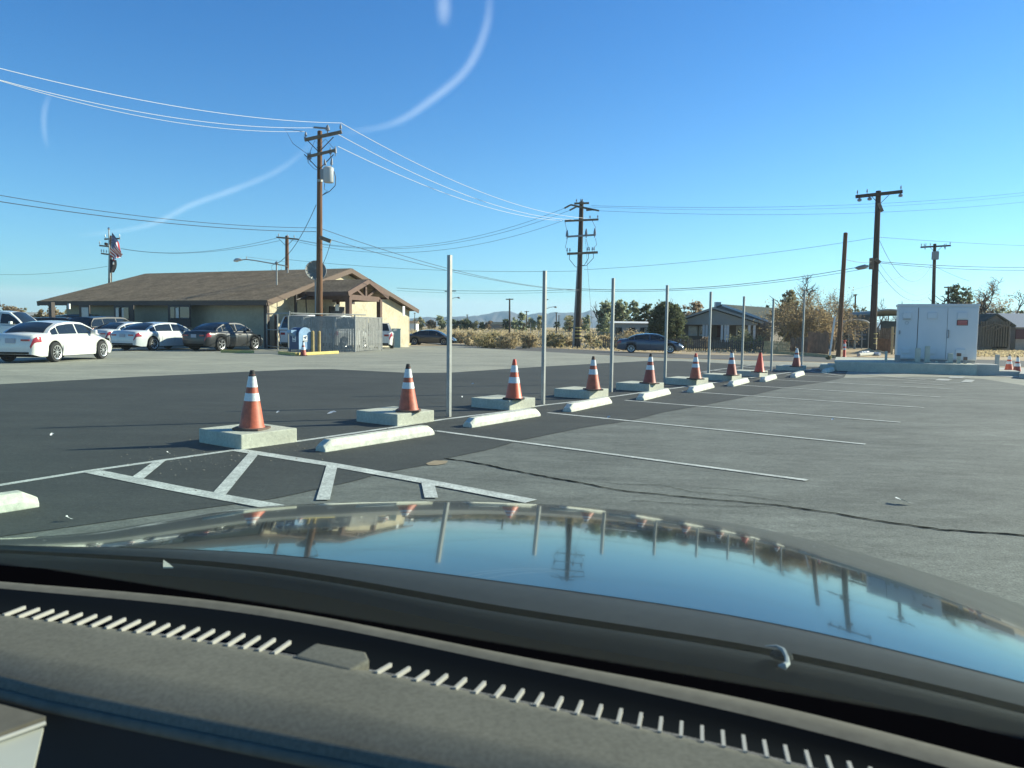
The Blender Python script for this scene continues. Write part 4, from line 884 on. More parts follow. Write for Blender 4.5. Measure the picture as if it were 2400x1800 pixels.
    for s_ in (-1, 1):
        for (ya, yb) in cuts:
            def fn(u, v, ya=ya, yb=yb, s_=s_):
                y = ya+(yb-ya)*u; k = .10+v*.76; x, z = cs(y, k); return Vector((s_*(x+.009), y, z))
            mb = MB(); mb.grid(fn, 8, 3); part('side_window', mb, gl, root, 60, local=True)
    def ws(u, v, a_, b_):
        y = a_+(b_-a_)*v; x, z = cs(y, 1.12); zc = cs(y, 1.12+.88*(1-abs(2*u-1)))[1]
        return Vector(((2*u-1)*x*.95, y+(.012 if b_ > 0 else -.012), zc+.012))
    ry = [y for y in np.linspace(CY[0], CY[-1], 200) if roofz(y) > bz+.06]; k1 = next(y for y in ry if roofz(y) > bz+.84*(H-bz)); k2 = next(y for y in ry[::-1] if roofz(y) > bz+.90*(H-bz))
    mb = MB(); mb.grid(lambda u, v: ws(u, v, ry[0], k1), 8, 6); part('rear_window', mb, gl, root, 60, local=True)
    mb = MB(); mb.grid(lambda u, v: ws(u, v, k2, ry[-1]), 8, 6); part('windshield', mb, gl, root, 60, local=True)
    # lights
    for s_ in (-1, 1):
        def patch(ta, tb, ka, kb, off=.012, nx=6, nz_=3):
            def fn(u, v):
                y = L*(ta+(tb-ta)*u); x, z = sec(y, ka+(kb-ka)*v); return Vector((s_*(x+off), y+(-.01 if ta < 0 else .01), z))
            mb_ = MB(); mb_.grid(fn, nx, nz_); return mb_
        part('tail_light', patch(-.499, -.435, 2.6, 3.95), tailm or M['tail'], root, 60, local=True)
        mbt = MB(); mbt.cube(*sorted((s_*W*.20, s_*W*.355)), -L*.5-.012, -L*.5+.02, .40*top(-.47)+.30*0+.34, .82*top(-.47)); part('tail_light', mbt, tailm or M['tail'], root, local=True)
        part('headlight', patch(.42, .485, 3.0, 4.3), M['head'], root, 60, local=True)
        x, z = sec(L*.13, 4.2); mm = MB(); mm.box((s_*(x+.12), L*.155, bz+.10), Vector((.10, 0, 0)), Vector((0, .055, 0)), Z*.07); part('side_mirror', mm, paint, root, 30, local=True, bevel=.03)
        for yy in (-.06*L, .13*L-.25):
            x, z = sec(yy, 3.45); mm = MB(); mm.box((s_*(x+.012), yy-.18, z), Vector((.014, 0, 0)), Vector((0, .09, 0)), Z*.014); part('door_handle', mm, paint, root, local=True)
    # door seams
    for s_ in (-1, 1):
        for yy in (-.17*L, .0*L+.02, .205*L):
            pts = []; mm = MB()
            for k in (.9, 1.8, 2.6, 3.4, 4.2): x, z = sec(yy, k); pts.append((s_*(x+.001), yy, z))
            mm.tube(pts, .006, 4); part('door_seam', mm, M['well'], root, local=True)
    if plate:
        part('licence_plate', MB().cube(-.16, .16, -L/2-.02, -L/2+.0, .62*top(-.48)+.08, .62*top(-.48)+.24), M['plate'], root, local=True)
    mm = MB(); mm.cube(-W*.34, W*.34, -L/2-.015, -L/2+.03, .30, .36); part('bumper_trim', mm, M['well'], root, local=True)
    mm = MB(); mm.cube(-W*.25, W*.25, L/2-.03, L/2+.012, .30, .42); part('grille', mm, M['well'], root, local=True)
    for s_ in (-1, 1):
        for yc in (yr_, yf):
            xc = s_*(W*.5-.10); wd_ = .21
            w_ = MB(); w_.lathe((xc, yc, wr), [(wr*.66, -wd_/2), (wr*.93, -wd_/2), (wr, -wd_/2+.03), (wr, wd_/2-.03), (wr*.93, wd_/2), (wr*.66, wd_/2)], 28, 'x')
            wt = part('wheel', w_, M['tyre'], root, 40, local=True)
            q = MB(); q.lathe((xc+s_*(wd_/2-.004), yc, wr), [(wr*.68, -.006), (wr*.68, .006)], 24, 'x'); part('hub_plate', q, M['well'], wt, local=True)
            q = MB(); xo = xc+s_*(wd_/2+.006)
            for k in range(28):
                a0_, a1_ = 2*math.pi*k/28, 2*math.pi*(k+1)/28
                V = lambda r_, a_, o=0: Vector((xo+s_*o, yc+r_*math.cos(a_), wr+r_*math.sin(a_)))
                q.add([V(wr*.60, a0_), V(wr*.70, a0_, .012), V(wr*.70, a1_, .012), V(wr*.60, a1_)], [(0, 1, 2, 3)])
            for k in range(spokes):
                a_ = 2*math.pi*k/spokes+.2; d_ = .55/spokes*2.2
                q.add([V(wr*.10, a_-d_*1.6, .0), V(wr*.62, a_-d_*.62, .004), V(wr*.62, a_+d_*.62, .004), V(wr*.10, a_+d_*1.6, .0)], [(0, 1, 2, 3)])
            q.lathe((xo, yc, wr), [(wr*.16, -.005), (wr*.14, .012)], 12, 'x'); part('rim', q, M[rimm], wt, local=True)
    return root
pw = paintmat('white_car_paint', (0.66, 0.66, 0.62)); pw2 = paintmat('silvery_white_car_paint', (0.50, 0.53, 0.53)); pbk = mat('black_car_paint', (0.008, 0.010, 0.013), 0.4, coat=.35)
pgr = paintmat('charcoal_car_paint', (0.035, 0.035, 0.04)); pbl = paintmat('blue_grey_car_paint', (0.055, 0.085, 0.125), .3); pdg = paintmat('dark_taupe_car_paint', (0.045, 0.040, 0.035)); pteal = paintmat('dark_teal_paint', (0.03, 0.06, 0.075))
def atg(x, y, dz=.017): p_ = at(x, y); p_.z = gz(p_.x, p_.y)+dz; return p_
def car_at(px_rw, py_rw, az, off_y, L, W, dzz=.017, **k):
    """place so the near-side rear wheel touches the ground at the pixel: side = right flank (+x)"""
    P = atg(px_rw, py_rw); a_ = rad(az); fwd = Vector((math.sin(a_), math.cos(a_), 0)); rt_ = Vector((math.cos(a_), -math.sin(a_), 0))
    c_ = P - rt_*(W*.5-.02)*1 + fwd*(L*.285); c_.z = gz(c_.x, c_.y)+dzz
    return make_car(k.pop('label'), c_, az, L=L, W=W, **k)
car_at(133, 850, 2.5, 0, 4.62, 1.78, label='white four-door sedan nearest at left edge, seen from its right rear corner', paint=pw, spokes=10, H=1.40)
car_at(361, 822.5, 18, 0, 4.85, 1.83, label='pearl white sedan parked between a silver car and the black compact', paint=pw2, spokes=9, H=1.41)
car_at(292, 816, 16, 0, 4.9, 1.83, label='silvery white sedan with square red tail light, half hidden behind the pearl sedan', paint=pw2, spokes=5, H=1.41)
car_at(519, 823.5, 20, 0, 4.35, 1.72, label='black compact sedan parked nose-in beside the gable corner', paint=pbk, spokes=5, rimm='rimd', H=1.44)
make_car('dark blue-black wagon behind the white sedans, chrome-edged windows', gd(205, 41, 800)+Z*.02+Vector((0, 2.4, 0)), 14, L=4.9, W=1.9, H=1.68, kind='suv', paint=pbk, spokes=5)
make_car('white pickup truck cut off by the left edge behind the nearest sedan', gd(10, 37.5, 800)+Z*.02, 85, L=5.7, W=1.98, H=1.85, kind='pickup', paint=pw, spokes=6, cat='pickup truck', wr=.39)
make_car('dark teal van with flat roof by the far end of the building', gd(185, 47, 800)+Z*.02+Vector((0, 1.5, 0)), 80, L=4.6, W=1.9, H=1.85, kind='suv', paint=pteal, spokes=5, cat='van')
make_car('low black car mostly hidden between pickup and van at left', gd(118, 43.5, 800)+Z*.02+Vector((0, 1.5, 0)), 80, L=4.4, W=1.8, H=1.62, kind='suv', paint=pbk, spokes=5)
P = gd(889, 50.0, 815); make_car('white SUV showing its rear beyond the slatted fence', P+Z*.02, -8, L=4.6, W=1.85, H=1.68, kind='suv', paint=pw, spokes=6)
P = gd(1010, 74.5, 808); make_car('dark taupe sedan facing right, parked by the building corner in front of the scrub', P+Z*.0, 97, L=4.9, W=1.83, H=1.47, paint=pdg, spokes=6, rimm='rimd', group='cars by the street')
P = gd(1524, 57.3, 828); make_car('blue-grey sedan driving to the right along the street before the picket fence', P+Z*.01, 101, L=4.85, W=1.84, H=1.46, paint=pbl, spokes=9, group='cars by the street')
for x, D, lab in ((715, 42.5, 'left one of the white service vans hidden behind slatted fence'), (790, 43.3, 'right one of the white service vans behind the slatted fence')):
    make_car(lab, gd(x, D, 815)+Z*.02+Vector((0, 1, 0)), 20, L=3.6, W=1.75, H=1.93, kind='suv', paint=pw, spokes=5, cat='van', group='vans behind the fence')
# teal utility bin by porch
P = gd(925, 54, 812); b = MB(); b.box(P+Z*.65, Vector((.35, .1, 0)), Vector((-.1, .35, 0)), Z*.65); b.box(P+Z*1.32, Vector((.37, .11, 0)), Vector((-.11, .37, 0)), Z*.04)
single('utility_cabinet', b, mat('pale_teal_metal', (.22, .34, .36), .6, var=.1), 'pale teal metal cabinet between white SUV and porch post', 'cabinet', loc=P, bevel=.02)

# ------------------------------------------------------------------ right side: concrete platform and white cabinet
s0, s1, s2 = at(1969, 871), at(2289, 881), at(2289, 881)
sd = (s1-s0).normalized(); sn = Vector((-sd.y, sd.x, 0))
if sn.y < 0: sn = -sn
ph = topz(s1, 2289, 855)-s1.z
zb_ = gz(s1.x, s1.y); zt2 = s1.z+ph; dep = 4.4
mb = MB(); mb.prism([Vector((s0.x, s0.y, zb_-.3)), Vector((s0.x, s0.y, zt2-.0))+sd*-0.2, Vector((s0.x, s0.y, zt2))+sd*.35, Vector((s1.x, s1.y, zt2)), Vector((s1.x, s1.y, zb_-.3))], sn*dep)
plat = single('concrete_platform', mb, M['conc'], 'long raised concrete platform carrying the white cabinet and stub posts', 'platform', loc=(s0.x, s0.y, zb_), bevel=.02)
l0 = at(1942, 861.5); mb = MB(); c_ = s0-sd*.32; mb.box(Vector((c_.x, c_.y, zb_+.05))+sn*.9, sd*.32, sn*.8, Z*.16)
single('concrete_step', mb, M['conc'], 'low concrete step at the left end of the platform', 'step', 'concrete steps', loc=c_, bevel=.02)
for k, (w_, h_) in enumerate(((.62, .36), (1.2, .17))):
    c_ = s1+sd*(w_/2 if k == 0 else w_/2)+sn*.65; mb = MB(); mb.box(Vector((c_.x, c_.y, zb_-.1+h_/2)), sd*w_/2, sn*(.55-.03*k), Z*(h_/2+.1))
    single('concrete_step', mb, M['concs'], '%s concrete step at right end of the platform' % ('upper' if k == 0 else 'lower'), 'step', 'concrete steps', loc=c_, bevel=.012)
# cabinet : stands on the platform
def onp(x, y): return atz(x, y, zt2)
cn = sn; cb = onp(2100, 843.5)
cb0 = onplane(2101, 843, s0+sn*1.55, sn); cb1 = onplane(2288, 848, s0+sn*1.55, sn)
ctz = (onplane(2104, 716, s0+sn*1.55, sn).z+onplane(2295, 716.5, s0+sn*1.55, sn).z)/2
cw = (cb1-cb0); cw.z = 0; CWL = cw.length; cw.normalize()
cab_ = thing('utility_cabinet', 'big white metal utility cabinet with three doors and a red warning sign on the platform', 'utility cabinet', (cb0.x, cb0.y, zt2))
cc = Vector((cb0.x, cb0.y, 0))+cw*CWL/2+cn*.6
mb = MB(); mb.box(Vector((cc.x, cc.y, (zt2+.08+ctz)/2)), cw*CWL/2, cn*.6, Z*(ctz-zt2-.08)/2); part('body', mb, M['white'], cab_, bevel=.012)
mb = MB(); mb.box(Vector((cc.x, cc.y, zt2+.045)), cw*(CWL/2-.03), cn*.57, Z*.045); part('plinth', mb, M['steel'], cab_)
mb = MB(); mb.box(Vector((cc.x, cc.y, ctz+.02)), cw*(CWL/2+.03), cn*.63, Z*.035); part('top_cap', mb, M['white'], cab_)
cf = Vector((cb0.x, cb0.y, 0))
hgt = ctz-zt2-.16
def cq(u, v, off=0.0): return cf+cw*(CWL*u)-cn*off+Z*(zt2+.10+hgt*v)
def cpatch(u0, u1, v0, v1, off, th_=.02): 
    c_ = (cq(u0, v0)+cq(u1, v1))/2-cn*(off+th_/2); return MB().box(c_, cw*(CWL*(u1-u0)/2), cn*th_/2, Z*hgt*(v1-v0)/2)
for i, (u0, u1) in enumerate(((.006, .248), (.257, .617), (.623, .992))):
    d_ = part('door', cpatch(u0, u1, 0.005, .995, .0, .028), M['white'], cab_, bevel=.006)
    uu = ((.06, .165), (.37, .49), (.74, .86))[i]
    for (v0, v1) in ((.78, .90), (.10, .20)):
        part('vent_cover', cpatch(uu[0], uu[1], v0, v1, .03, .045), M['white'], d_, bevel=.01)
    q = MB()
    if i == 2:
        q.tube([cq(.635, .56, .03), cq(.64, .56, .08), cq(.64, .42, .08), cq(.635, .42, .03)], .018, 6)
    elif i == 0: q.tube([cq(.022, .54, .03), cq(.022, .54, .07), cq(.022, .48, .07), cq(.022, .48, .03)], .02, 6)
    if q.v: part('door_handle', q, M['steel'], d_)
mb = cpatch(.249, .256, .0, .995, .006, .004); part('door_gap', mb, M['well'], cab_)
mb = cpatch(.618, .6215, .0, .995, .006, .004); part('door_gap', mb, M['steel'], cab_)
mb = cpatch(.055, .155, .765, .772, .03, .05); part('vent_hood', mb, M['steel'], cab_)
sg_ = part('warning_sign', cpatch(.735, .872, .655, .76, .03, .012), M['signdk'], cab_); part('sign_face', cpatch(.745, .862, .665, .75, .042, .003), M['signred'], sg_)
q = MB()
rl = random.Random(4)
for r_ in range(3):
    u = .752
    while u < .852:
        w_ = rl.uniform(.008, .018); v = .672+r_*.027; q.box((cq(u, v+.002)+cq(u+w_, v+.013))/2-cn*.0465, cw*CWL*w_/2, cn*.001, Z*hgt*.0055); u += w_+.005
part('sign_lettering', q, mat('sign_pale_letters', (.55, .22, .20), .6), sg_)
q = MB(); q.tube([cq(.11+.022*math.cos(t), .70+.03*math.sin(t), .034) for t in np.linspace(0, 2*math.pi, 15)], .008, 5); part('padlock_ring', q, M['xfmr'], cab_)
# stub posts on the platform
stubs = [(2143.5, 2157, 847, 816, 'third'), (2166, 2178.5, 848, 811, 'tallest'), (2220, 2233, 850, 828, 'fifth'), (2242, 2251, 850, 829, 'rusty-topped'), (2258, 2266, 851, 838, 'shortest right'), (2073, 2079.5, 846, 823, 'weed-side first'), (2096, 2110, 846, 832, 'squat dark')]
for x0, x1, yb, yt, nm in stubs:
    P = onplane((x0+x1)/2, yb, s0+sn*.75, sn); P.z = zt2; z1 = onplane((x0+x1)/2, yt, s0+sn*.75, sn).z; w_ = (x1-x0)/1800*P.y/2*.82
    mb = MB(); mb.box(Vector((P.x, P.y, (zt2+z1)/2)), cw*w_, cn*w_, Z*(z1-zt2)/2)
    o_ = single('stub_post', mb, M['conc'] if nm not in ('squat dark', 'shortest right') else M['steel'], '%s square stub post on the platform before the white cabinet' % nm, 'stub post', 'stub posts on the platform', loc=P, bevel=.008)
    if nm in ('rusty-topped', 'shortest right'): part('rusty_cap', MB().box(Vector((P.x, P.y, z1-.03)), cw*(w_*1.15), cn*(w_*1.15), Z*.05), mat('rust', (.10, .055, .04), .9, var=.3), o_)
for i in range(9):
    P = onplane(random.uniform(2135, 2275), 852, s0+sn*random.uniform(.3, .9), sn); P.z = zt2+.02; mb = MB(); r_ = random.uniform(.02, .05)
    if i < 4: single('rubble_piece', mb.box(P+Z*.02, cw*r_, cn*r_, Z*r_*.8), M['stop'] if i % 2 else M['conc'], ['white rubble bit left on platform by the third post', 'grey rubble bit on the platform beside tallest post', 'pale rubble bit at the middle of platform', 'grey rubble bit near the rusty post'][i], 'rubble', 'rubble bits on the platform', loc=P, bevel=r_*.3)
P = atg(2335, 879); z1 = topz(P, 2336, 831); mb = MB(); w_ = .06; mb.box(Vector((P.x, P.y, (P.z+z1)/2)), cw*w_, cn*w_, Z*(z1-P.z)/2)
single('concrete_post', mb, M['concs'], 'square concrete post standing right of the platform steps', 'post', loc=P, bevel=.01)
for (x, y, yt, mt_, lab) in ((2364, 872, 837, 'orange2', 'orange banded cone farther right, left one of the pair by right edge'), (2383, 879, 839, 'orange3', 'dull orange cone with dark tip, nearest of the pair at the right edge')):
    P = atg(x, y, .02); h = max(.6, topz(P, x, yt)-P.z); r = thing('traffic_cone', lab, 'traffic cone', P, .3, 'cones at the right edge'); cone_parts(r, M[mt_], M['brnrub'], [(.44, .60), (.70, .92)], M['blk'], h=h, foot=.2)
# sidewalk slab at right
sheet('sidewalk', px2([(2296, 880), (2400, 888), (2480, 893), (2480, 868), (2400, 864), (2290, 862)]), 0.026, M['concs'])
P = atg(2400, 884); mb = MB(); mb.prism([Vector((*q, gz(*q)+.02)) for q in px2([(2388, 888), (2440, 892), (2440, 882), (2394, 880)])], Z*.14); single('kerb', mb, M['concs'], 'pale concrete kerb end just entering at the right edge', 'kerb', loc=P)
# delineator, leaning stake, stakes, pipes
P = atg(1978.5, 837); z1 = topz(P, 1984, 797); dl = thing('delineator_post', 'orange plastic delineator post with white bands right of plain brown pole', 'delineator', P)
h = z1-P.z; q = MB().lathe((P.x, P.y, P.z), [(.13, 0), (.10, .06), (.085, h*.8), (.055, h*.84), (.05, h*.93), (.10, h*.94), (.09, h)], 14); part('body', q, M['redor'], dl, 40)
for a_, b_ in ((.42, .52), (.62, .78)): part('reflective_band', MB().lathe((P.x, P.y, P.z), [(.094, h*a_), (.092, h*b_)], 14), M['refl'], dl, 40)
def stake(x0, y0, x1, y1, D, r_, mt_, lab, cat='stake'):
    P = gd(x0, D, y0); P2 = pd(x1, y1, D); single('marker_stake', MB().tube([P-Z*.1, P2], r_, 8), mt_, lab, cat, loc=P)
stake(1943, 841, 1957, 741, 47, .06, M['whitew'], 'leaning pale grey stake left of the plain brown pole'); stake(1813, 823, 1865, 754, 66, .06, mat('guy_guard_yellow', (.55, .38, .14), .7), 'yellow guy-wire guard slanting up by the new fence boards', 'guy guard')
stake(1386, 806, 1381, 745, 73, .03, M['newwood'], 'thin tan stake in the dirt right of multi-arm pole'); stake(1243, 784, 1243.5, 757, 105, .05, M['steel'], 'thin marker stake with white top among scrub'); stake(1958, 812, 1957, 770, 70, .05, M['woodd'], 'short dark stake by the planked fence')
rp = random.Random(2)
for i, (x0, y0, x1, y1, mt_, lab) in enumerate(((2012, 836, 2050, 833, 'concs', 'front pale plastic pipe lying on dirt by the dark T pole'), (2030, 832.5, 2062, 834, 'white', 'white plastic pipe lying beside the dark T pole'), (2018, 831, 2034, 830, 'white', 'short white pipe behind the others on dirt pile'))):
    a, b_ = at(x0, y0), at(x1, y1); single('plastic_pipe', MB().tube([a+Z*.13, b_+Z*.13], .13, 12), M[mt_], lab, 'pipe', 'pipes on the dirt', loc=a)
    if i == 0: pass
# dirt pile near pipes
def mound(P, rx, ry, h, mt_, name, label, cat, seed=1, n=14):
    r_ = random.Random(seed); mb = MB()
    ph_ = [r_.uniform(0, 6) for _ in range(6)]
    def fn(u, v):
        t = 2*math.pi*u; k = 1+.15*math.sin(3*t+ph_[0])+.1*math.sin(5*t+ph_[1]); zz = (1-v)**1.3
        return Vector((P.x+rx*v*k*math.cos(t), P.y+ry*v*k*math.sin(t), P.z-.03+h*zz*(1+.15*math.sin(7*t+9*v+ph_[2]))))
    mb.grid(fn, 20, 6); return single(name, mb, mt_, label, cat, loc=P)
mound(at(2040, 829), 2.2, 1.2, .45, M['desert'], 'dirt_pile', 'low tan dirt pile behind the plastic pipes at the dark T pole', 'dirt pile', 3)
mound(at(1325, 812)+Vector((0, 3, 0)), 3.6, 2.2, .9, mat('rubble_grey', (.16, .15, .13), 1, var=.4, vs=2, bump=1, bs=4), 'rubble_pile', 'grey rubble pile behind the second metal post at the street edge', 'rubble pile', 5)
mound(at(1240, 808)+Vector((0, 1, 0)), 1.6, .8, .45, mat('rubble_dark', (.07, .065, .06), 1, var=.4, vs=3), 'rubble_pile', 'small dark rock heap left of the grey rubble pile', 'rubble pile', 6)
# ------------------------------------------------------------------ fences and houses right
def planks(name, pts, ztops, label, mtl, step=.14, w=.10, gap_rand=0.0, point=True, D=None, group=None, jit=.04):
    W = [gd(x, D_) for x, D_ in pts]; o = thing(name, label, 'fence', W[0], group=group); mb = MB(); rr = random.Random(len(pts)+int(pts[0][0]))
    rails = MB()
    for i in range(len(W)-1):
        a, b_ = W[i], W[i+1]; L = (b_-a).length; d = (b_-a).normalized(); s = Vector((-d.y, d.x, 0)); n = int(L/step)
        for k in range(n):
            if rr.random() < gap_rand: continue
            f_ = (k+.5)/n; c = a.lerp(b_, f_); z0 = gz(c.x, c.y); h = (ztops[i]+(ztops[i+1]-ztops[i])*f_)+rr.uniform(-jit, jit); ln = d*rr.uniform(-.03, .03)
            q = [c-d*w/2, c+d*w/2, c+d*w/2+Z*(h-.07)+ln, c+Z*h+ln, c-d*w/2+Z*(h-.07)+ln] if point else [c-d*w/2, c+d*w/2, c+d*w/2+Z*h+ln, c-d*w/2+Z*h+ln]
            q = [Vector((p_.x, p_.y, p_.z)) for p_ in q]; mb.prism(q, s*.02)
        hh = min(ztops[i], ztops[i+1])
        for f_ in (.25, .75): rails.bar(a+Z*hh*f_+s*.05, b_+Z*hh*f_+s*.05, .04, .08, s)
    part('pickets' if point else 'board_panel', mb, mtl, o); part('rail', rails, mtl, o); return o
planks('picket_fence', [(1412, 68), (1500, 67), (1600, 66)], [.98, .98, 1.0], 'weathered dark picket fence with gaps behind the blue-grey sedan', M['picket'], .17, .10, .06)
planks('picket_fence', [(1600, 66), (1700, 64.5), (1790, 63)], [1.0, 1.0, .95], 'dark picket fence in front of the grey porch house', M['picket'], .17, .10, .05)
planks('board_fence', [(1790, 63), (1852, 61)], [.95, .9], 'short stretch of new yellow boards right of the dark pickets', M['newwood'], .15, .115, .03, False)
planks('board_fence', [(1852, 62), (1895, 60)], [1.2, 1.3], 'grey tangled board fence beneath the bare tree', M['picket'], .15, .12, .1, False)
planks('board_fence', [(1893, 57), (1942, 54)], [1.75, 1.7], 'tall weathered brown plank fence under the big bare tree', M['redwood'], .15, .13, .02, False, jit=.08)
planks('board_fence', [(2056, 64), (2087, 62)], [1.25, 1.2], 'reddish plank fence just right of the dark T pole', M['redwood'], .14, .12, .02, False)
planks('board_fence', [(2057, 66), (2090, 65)], [2.1, 2.1], 'tall dark-stained board fence below the right carport', M['picket'], .15, .13, .0, False)
planks('board_fence', [(2087, 61.5), (2104, 61)], [2.2, 2.25], 'bright new yellow board fence against the cabinet left side', M['newwood'], .2, .19, .0, False)
W = [gd(x, D_) for x, D_ in ((1800, 60), (1860, 58), (1960, 51))]
mb = MB()
for i in range(2): mb.bar(W[i]+Z*.1, W[i+1]+Z*.1, .18, .22)
single('timber_edging', mb, M['newwood'], 'low pale timber edging along the foot of the plank fences', 'edging', loc=W[0])
# grey porch house
HD = 76.0
hb0 = gd(1585, HD); hx1 = pd(1780, 757, HD-2.5); eavez = pd(1574, 756, HD).z; apz = pd(1676, 723.5, HD-1).z
HL, HR = Vector((pd(1574, 756, HD).x, HD, 0)), Vector((pd(1789, 757, HD-2.2).x, HD-2.2, 0)); hd = (HR-HL).normalized(); hn = Vector((-hd.y, hd.x, 0)); HWid = (HR-HL).length
hs = thing('porch_house', 'grey single-storey house with wide gabled porch behind the picket fence', 'house', (HL.x+6, HL.y, gz(HL.x, HL.y)))
Hm = (HL+HR)/2-hd*.3; gzh = -DROP
mb = MB(); mb.prism([Vector((HL.x, HL.y, eavez))+hd*.5, Vector((HR.x, HR.y, eavez))-hd*.5, Vector((Hm.x, Hm.y, apz-.12))], hn*.15); part('gable_front', mb, M['sidingg'], hs)
gvp = Hm+Z*(apz-1.1-0); part('gable_vent', MB().box(Vector((Hm.x, Hm.y, apz-.9)), hd*.28, hn*.03, Z*.28), M['sidingg'], hs)
mb = MB()
for e_ in (HL, HR): mb.prism([Vector((e_.x, e_.y, eavez-.03))-hn*.35, Vector((Hm.x, Hm.y, apz))-hn*.35, Vector((Hm.x, Hm.y, apz))+hn*8, Vector((e_.x, e_.y, eavez-.03))+hn*8], Z*.14)
part('porch_roof', mb, M['shing2'], hs)
mb = MB()
for e_ in (HL, HR): mb.bar(Vector((e_.x, e_.y, eavez+.04))-hn*.38, Vector((Hm.x, Hm.y, apz+.07))-hn*.38, .04, .2, hn)
mb.bar(Vector((HL.x, HL.y, eavez-.08))+hd*.5-hn*.02, Vector((HR.x, HR.y, eavez-.08))-hd*.5-hn*.02, .1, .2, hn); part('fascia', mb, M['sidingg'], hs)
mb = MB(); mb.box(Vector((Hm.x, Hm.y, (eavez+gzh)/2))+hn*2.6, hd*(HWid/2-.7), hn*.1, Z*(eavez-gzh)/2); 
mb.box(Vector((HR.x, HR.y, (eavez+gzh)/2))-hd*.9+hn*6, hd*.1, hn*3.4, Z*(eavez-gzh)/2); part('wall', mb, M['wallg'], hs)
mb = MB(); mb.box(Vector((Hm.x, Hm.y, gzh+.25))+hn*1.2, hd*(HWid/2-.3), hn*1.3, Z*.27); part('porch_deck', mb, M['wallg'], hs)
for x_ in (1589, 1597, 1649, 1656, 1692, 1700, 1706, 1756, 1768):
    P = onplane(x_, 775, HL+hn*.1, hn); part('porch_post', MB().box(Vector((P.x, P.y, (eavez-.15+gzh)/2)), hd*.11, hn*.08, Z*(eavez-.15-gzh)/2), M['whitew'], hs)
for x0, x1, y0, y1, mt_, nm in ((1613, 1635, 764, 787, 'whitew', 'window'), (1638, 1652, 764, 787, 'whitew', 'window'), (1680, 1693, 760, 790, 'signdk', 'door'), (1725, 1748, 764, 786, 'whitew', 'window')):
    a, b_ = onplane(x0, y1, HL+hn*2.48, hn), onplane(x1, y0, HL+hn*2.48, hn); w_ = part(nm, MB().box((a+b_)/2, hd*abs((b_-a).dot(hd))/2, hn*.04, Z*(b_.z-a.z)/2), M[mt_], hs)
    if nm == 'window': part('pane', MB().box((a+b_)/2-hn*.05, hd*(abs((b_-a).dot(hd))/2-.14), hn*.01, Z*((b_.z-a.z)/2-.14)), M['glassb' if x0 < 1630 else 'glass'], w_)
# main roof behind
R0 = pd(1692.6, 716, HD+7); R1 = pd(1860, 748, HD+7) ; A0 = Vector((R0.x, R0.y, R0.z)); ed = hd
M1 = pd(1807, 755.5, HD+3.5); M2 = pd(1849, 757, HD+3.5)
back = hn*9; ML = A0-hd*(M1.x-A0.x)*.75-Z*(A0.z-M1.z)*.75
mb = MB(); rr1 = hn*0
# ridge recedes to the right of the picture
rg = (Vector((pd(1840, 742, HD+22).x, HD+22, A0.z))-A0); rg.z = 0
mb.prism([A0, M1, M1+rg*.8, A0+rg], Z*.14); mb.prism([A0, ML, ML+rg*.9, A0+rg], Z*.14); part('main_roof', mb, M['shing2'], hs)
mb = MB(); mb.prism([Vector((M1.x, M1.y, gzh)), Vector((M1.x, M1.y, M1.z)), A0-Z*.05, ML, Vector((ML.x, ML.y, gzh))], hn*.15); mb.prism([Vector((M1.x-.3, M1.y+.2, gzh)), Vector((M1.x-.3, M1.y+.2, M1.z)), M1+rg*.8-Vector((.3, 0, 0)), Vector(((M1+rg*.8).x-.3, (M1+rg*.8).y, gzh))], hn*.1); part('rear_wall', mb, M['wallg'], hs)
mb = MB(); mb.bar(M1+Z*0, M1+rg*.8, .05, .16, hd); mb.bar(A0-hn*.03+Z*.05, M1-hn*.03+Z*.05, .05, .22, hn); part('gutter', mb, M['whitew'], hs)
P = pd(1682, 714, HD+9); part('chimney_box', MB().box(P, Vector((.30, 0, 0)), Vector((0, .3, 0)), Z*.28), M['xfmr'], hs); part('stand', MB().tube([P-Z*.2, P-Z*1.3], .08, 6), M['steel'], hs)
P = pd(1797, 738, HD+10); q = MB().tube([P-Z*.4, P+Z*.1], [.25, .12], 8); part('roof_vent', q, M['whitew'], hs)
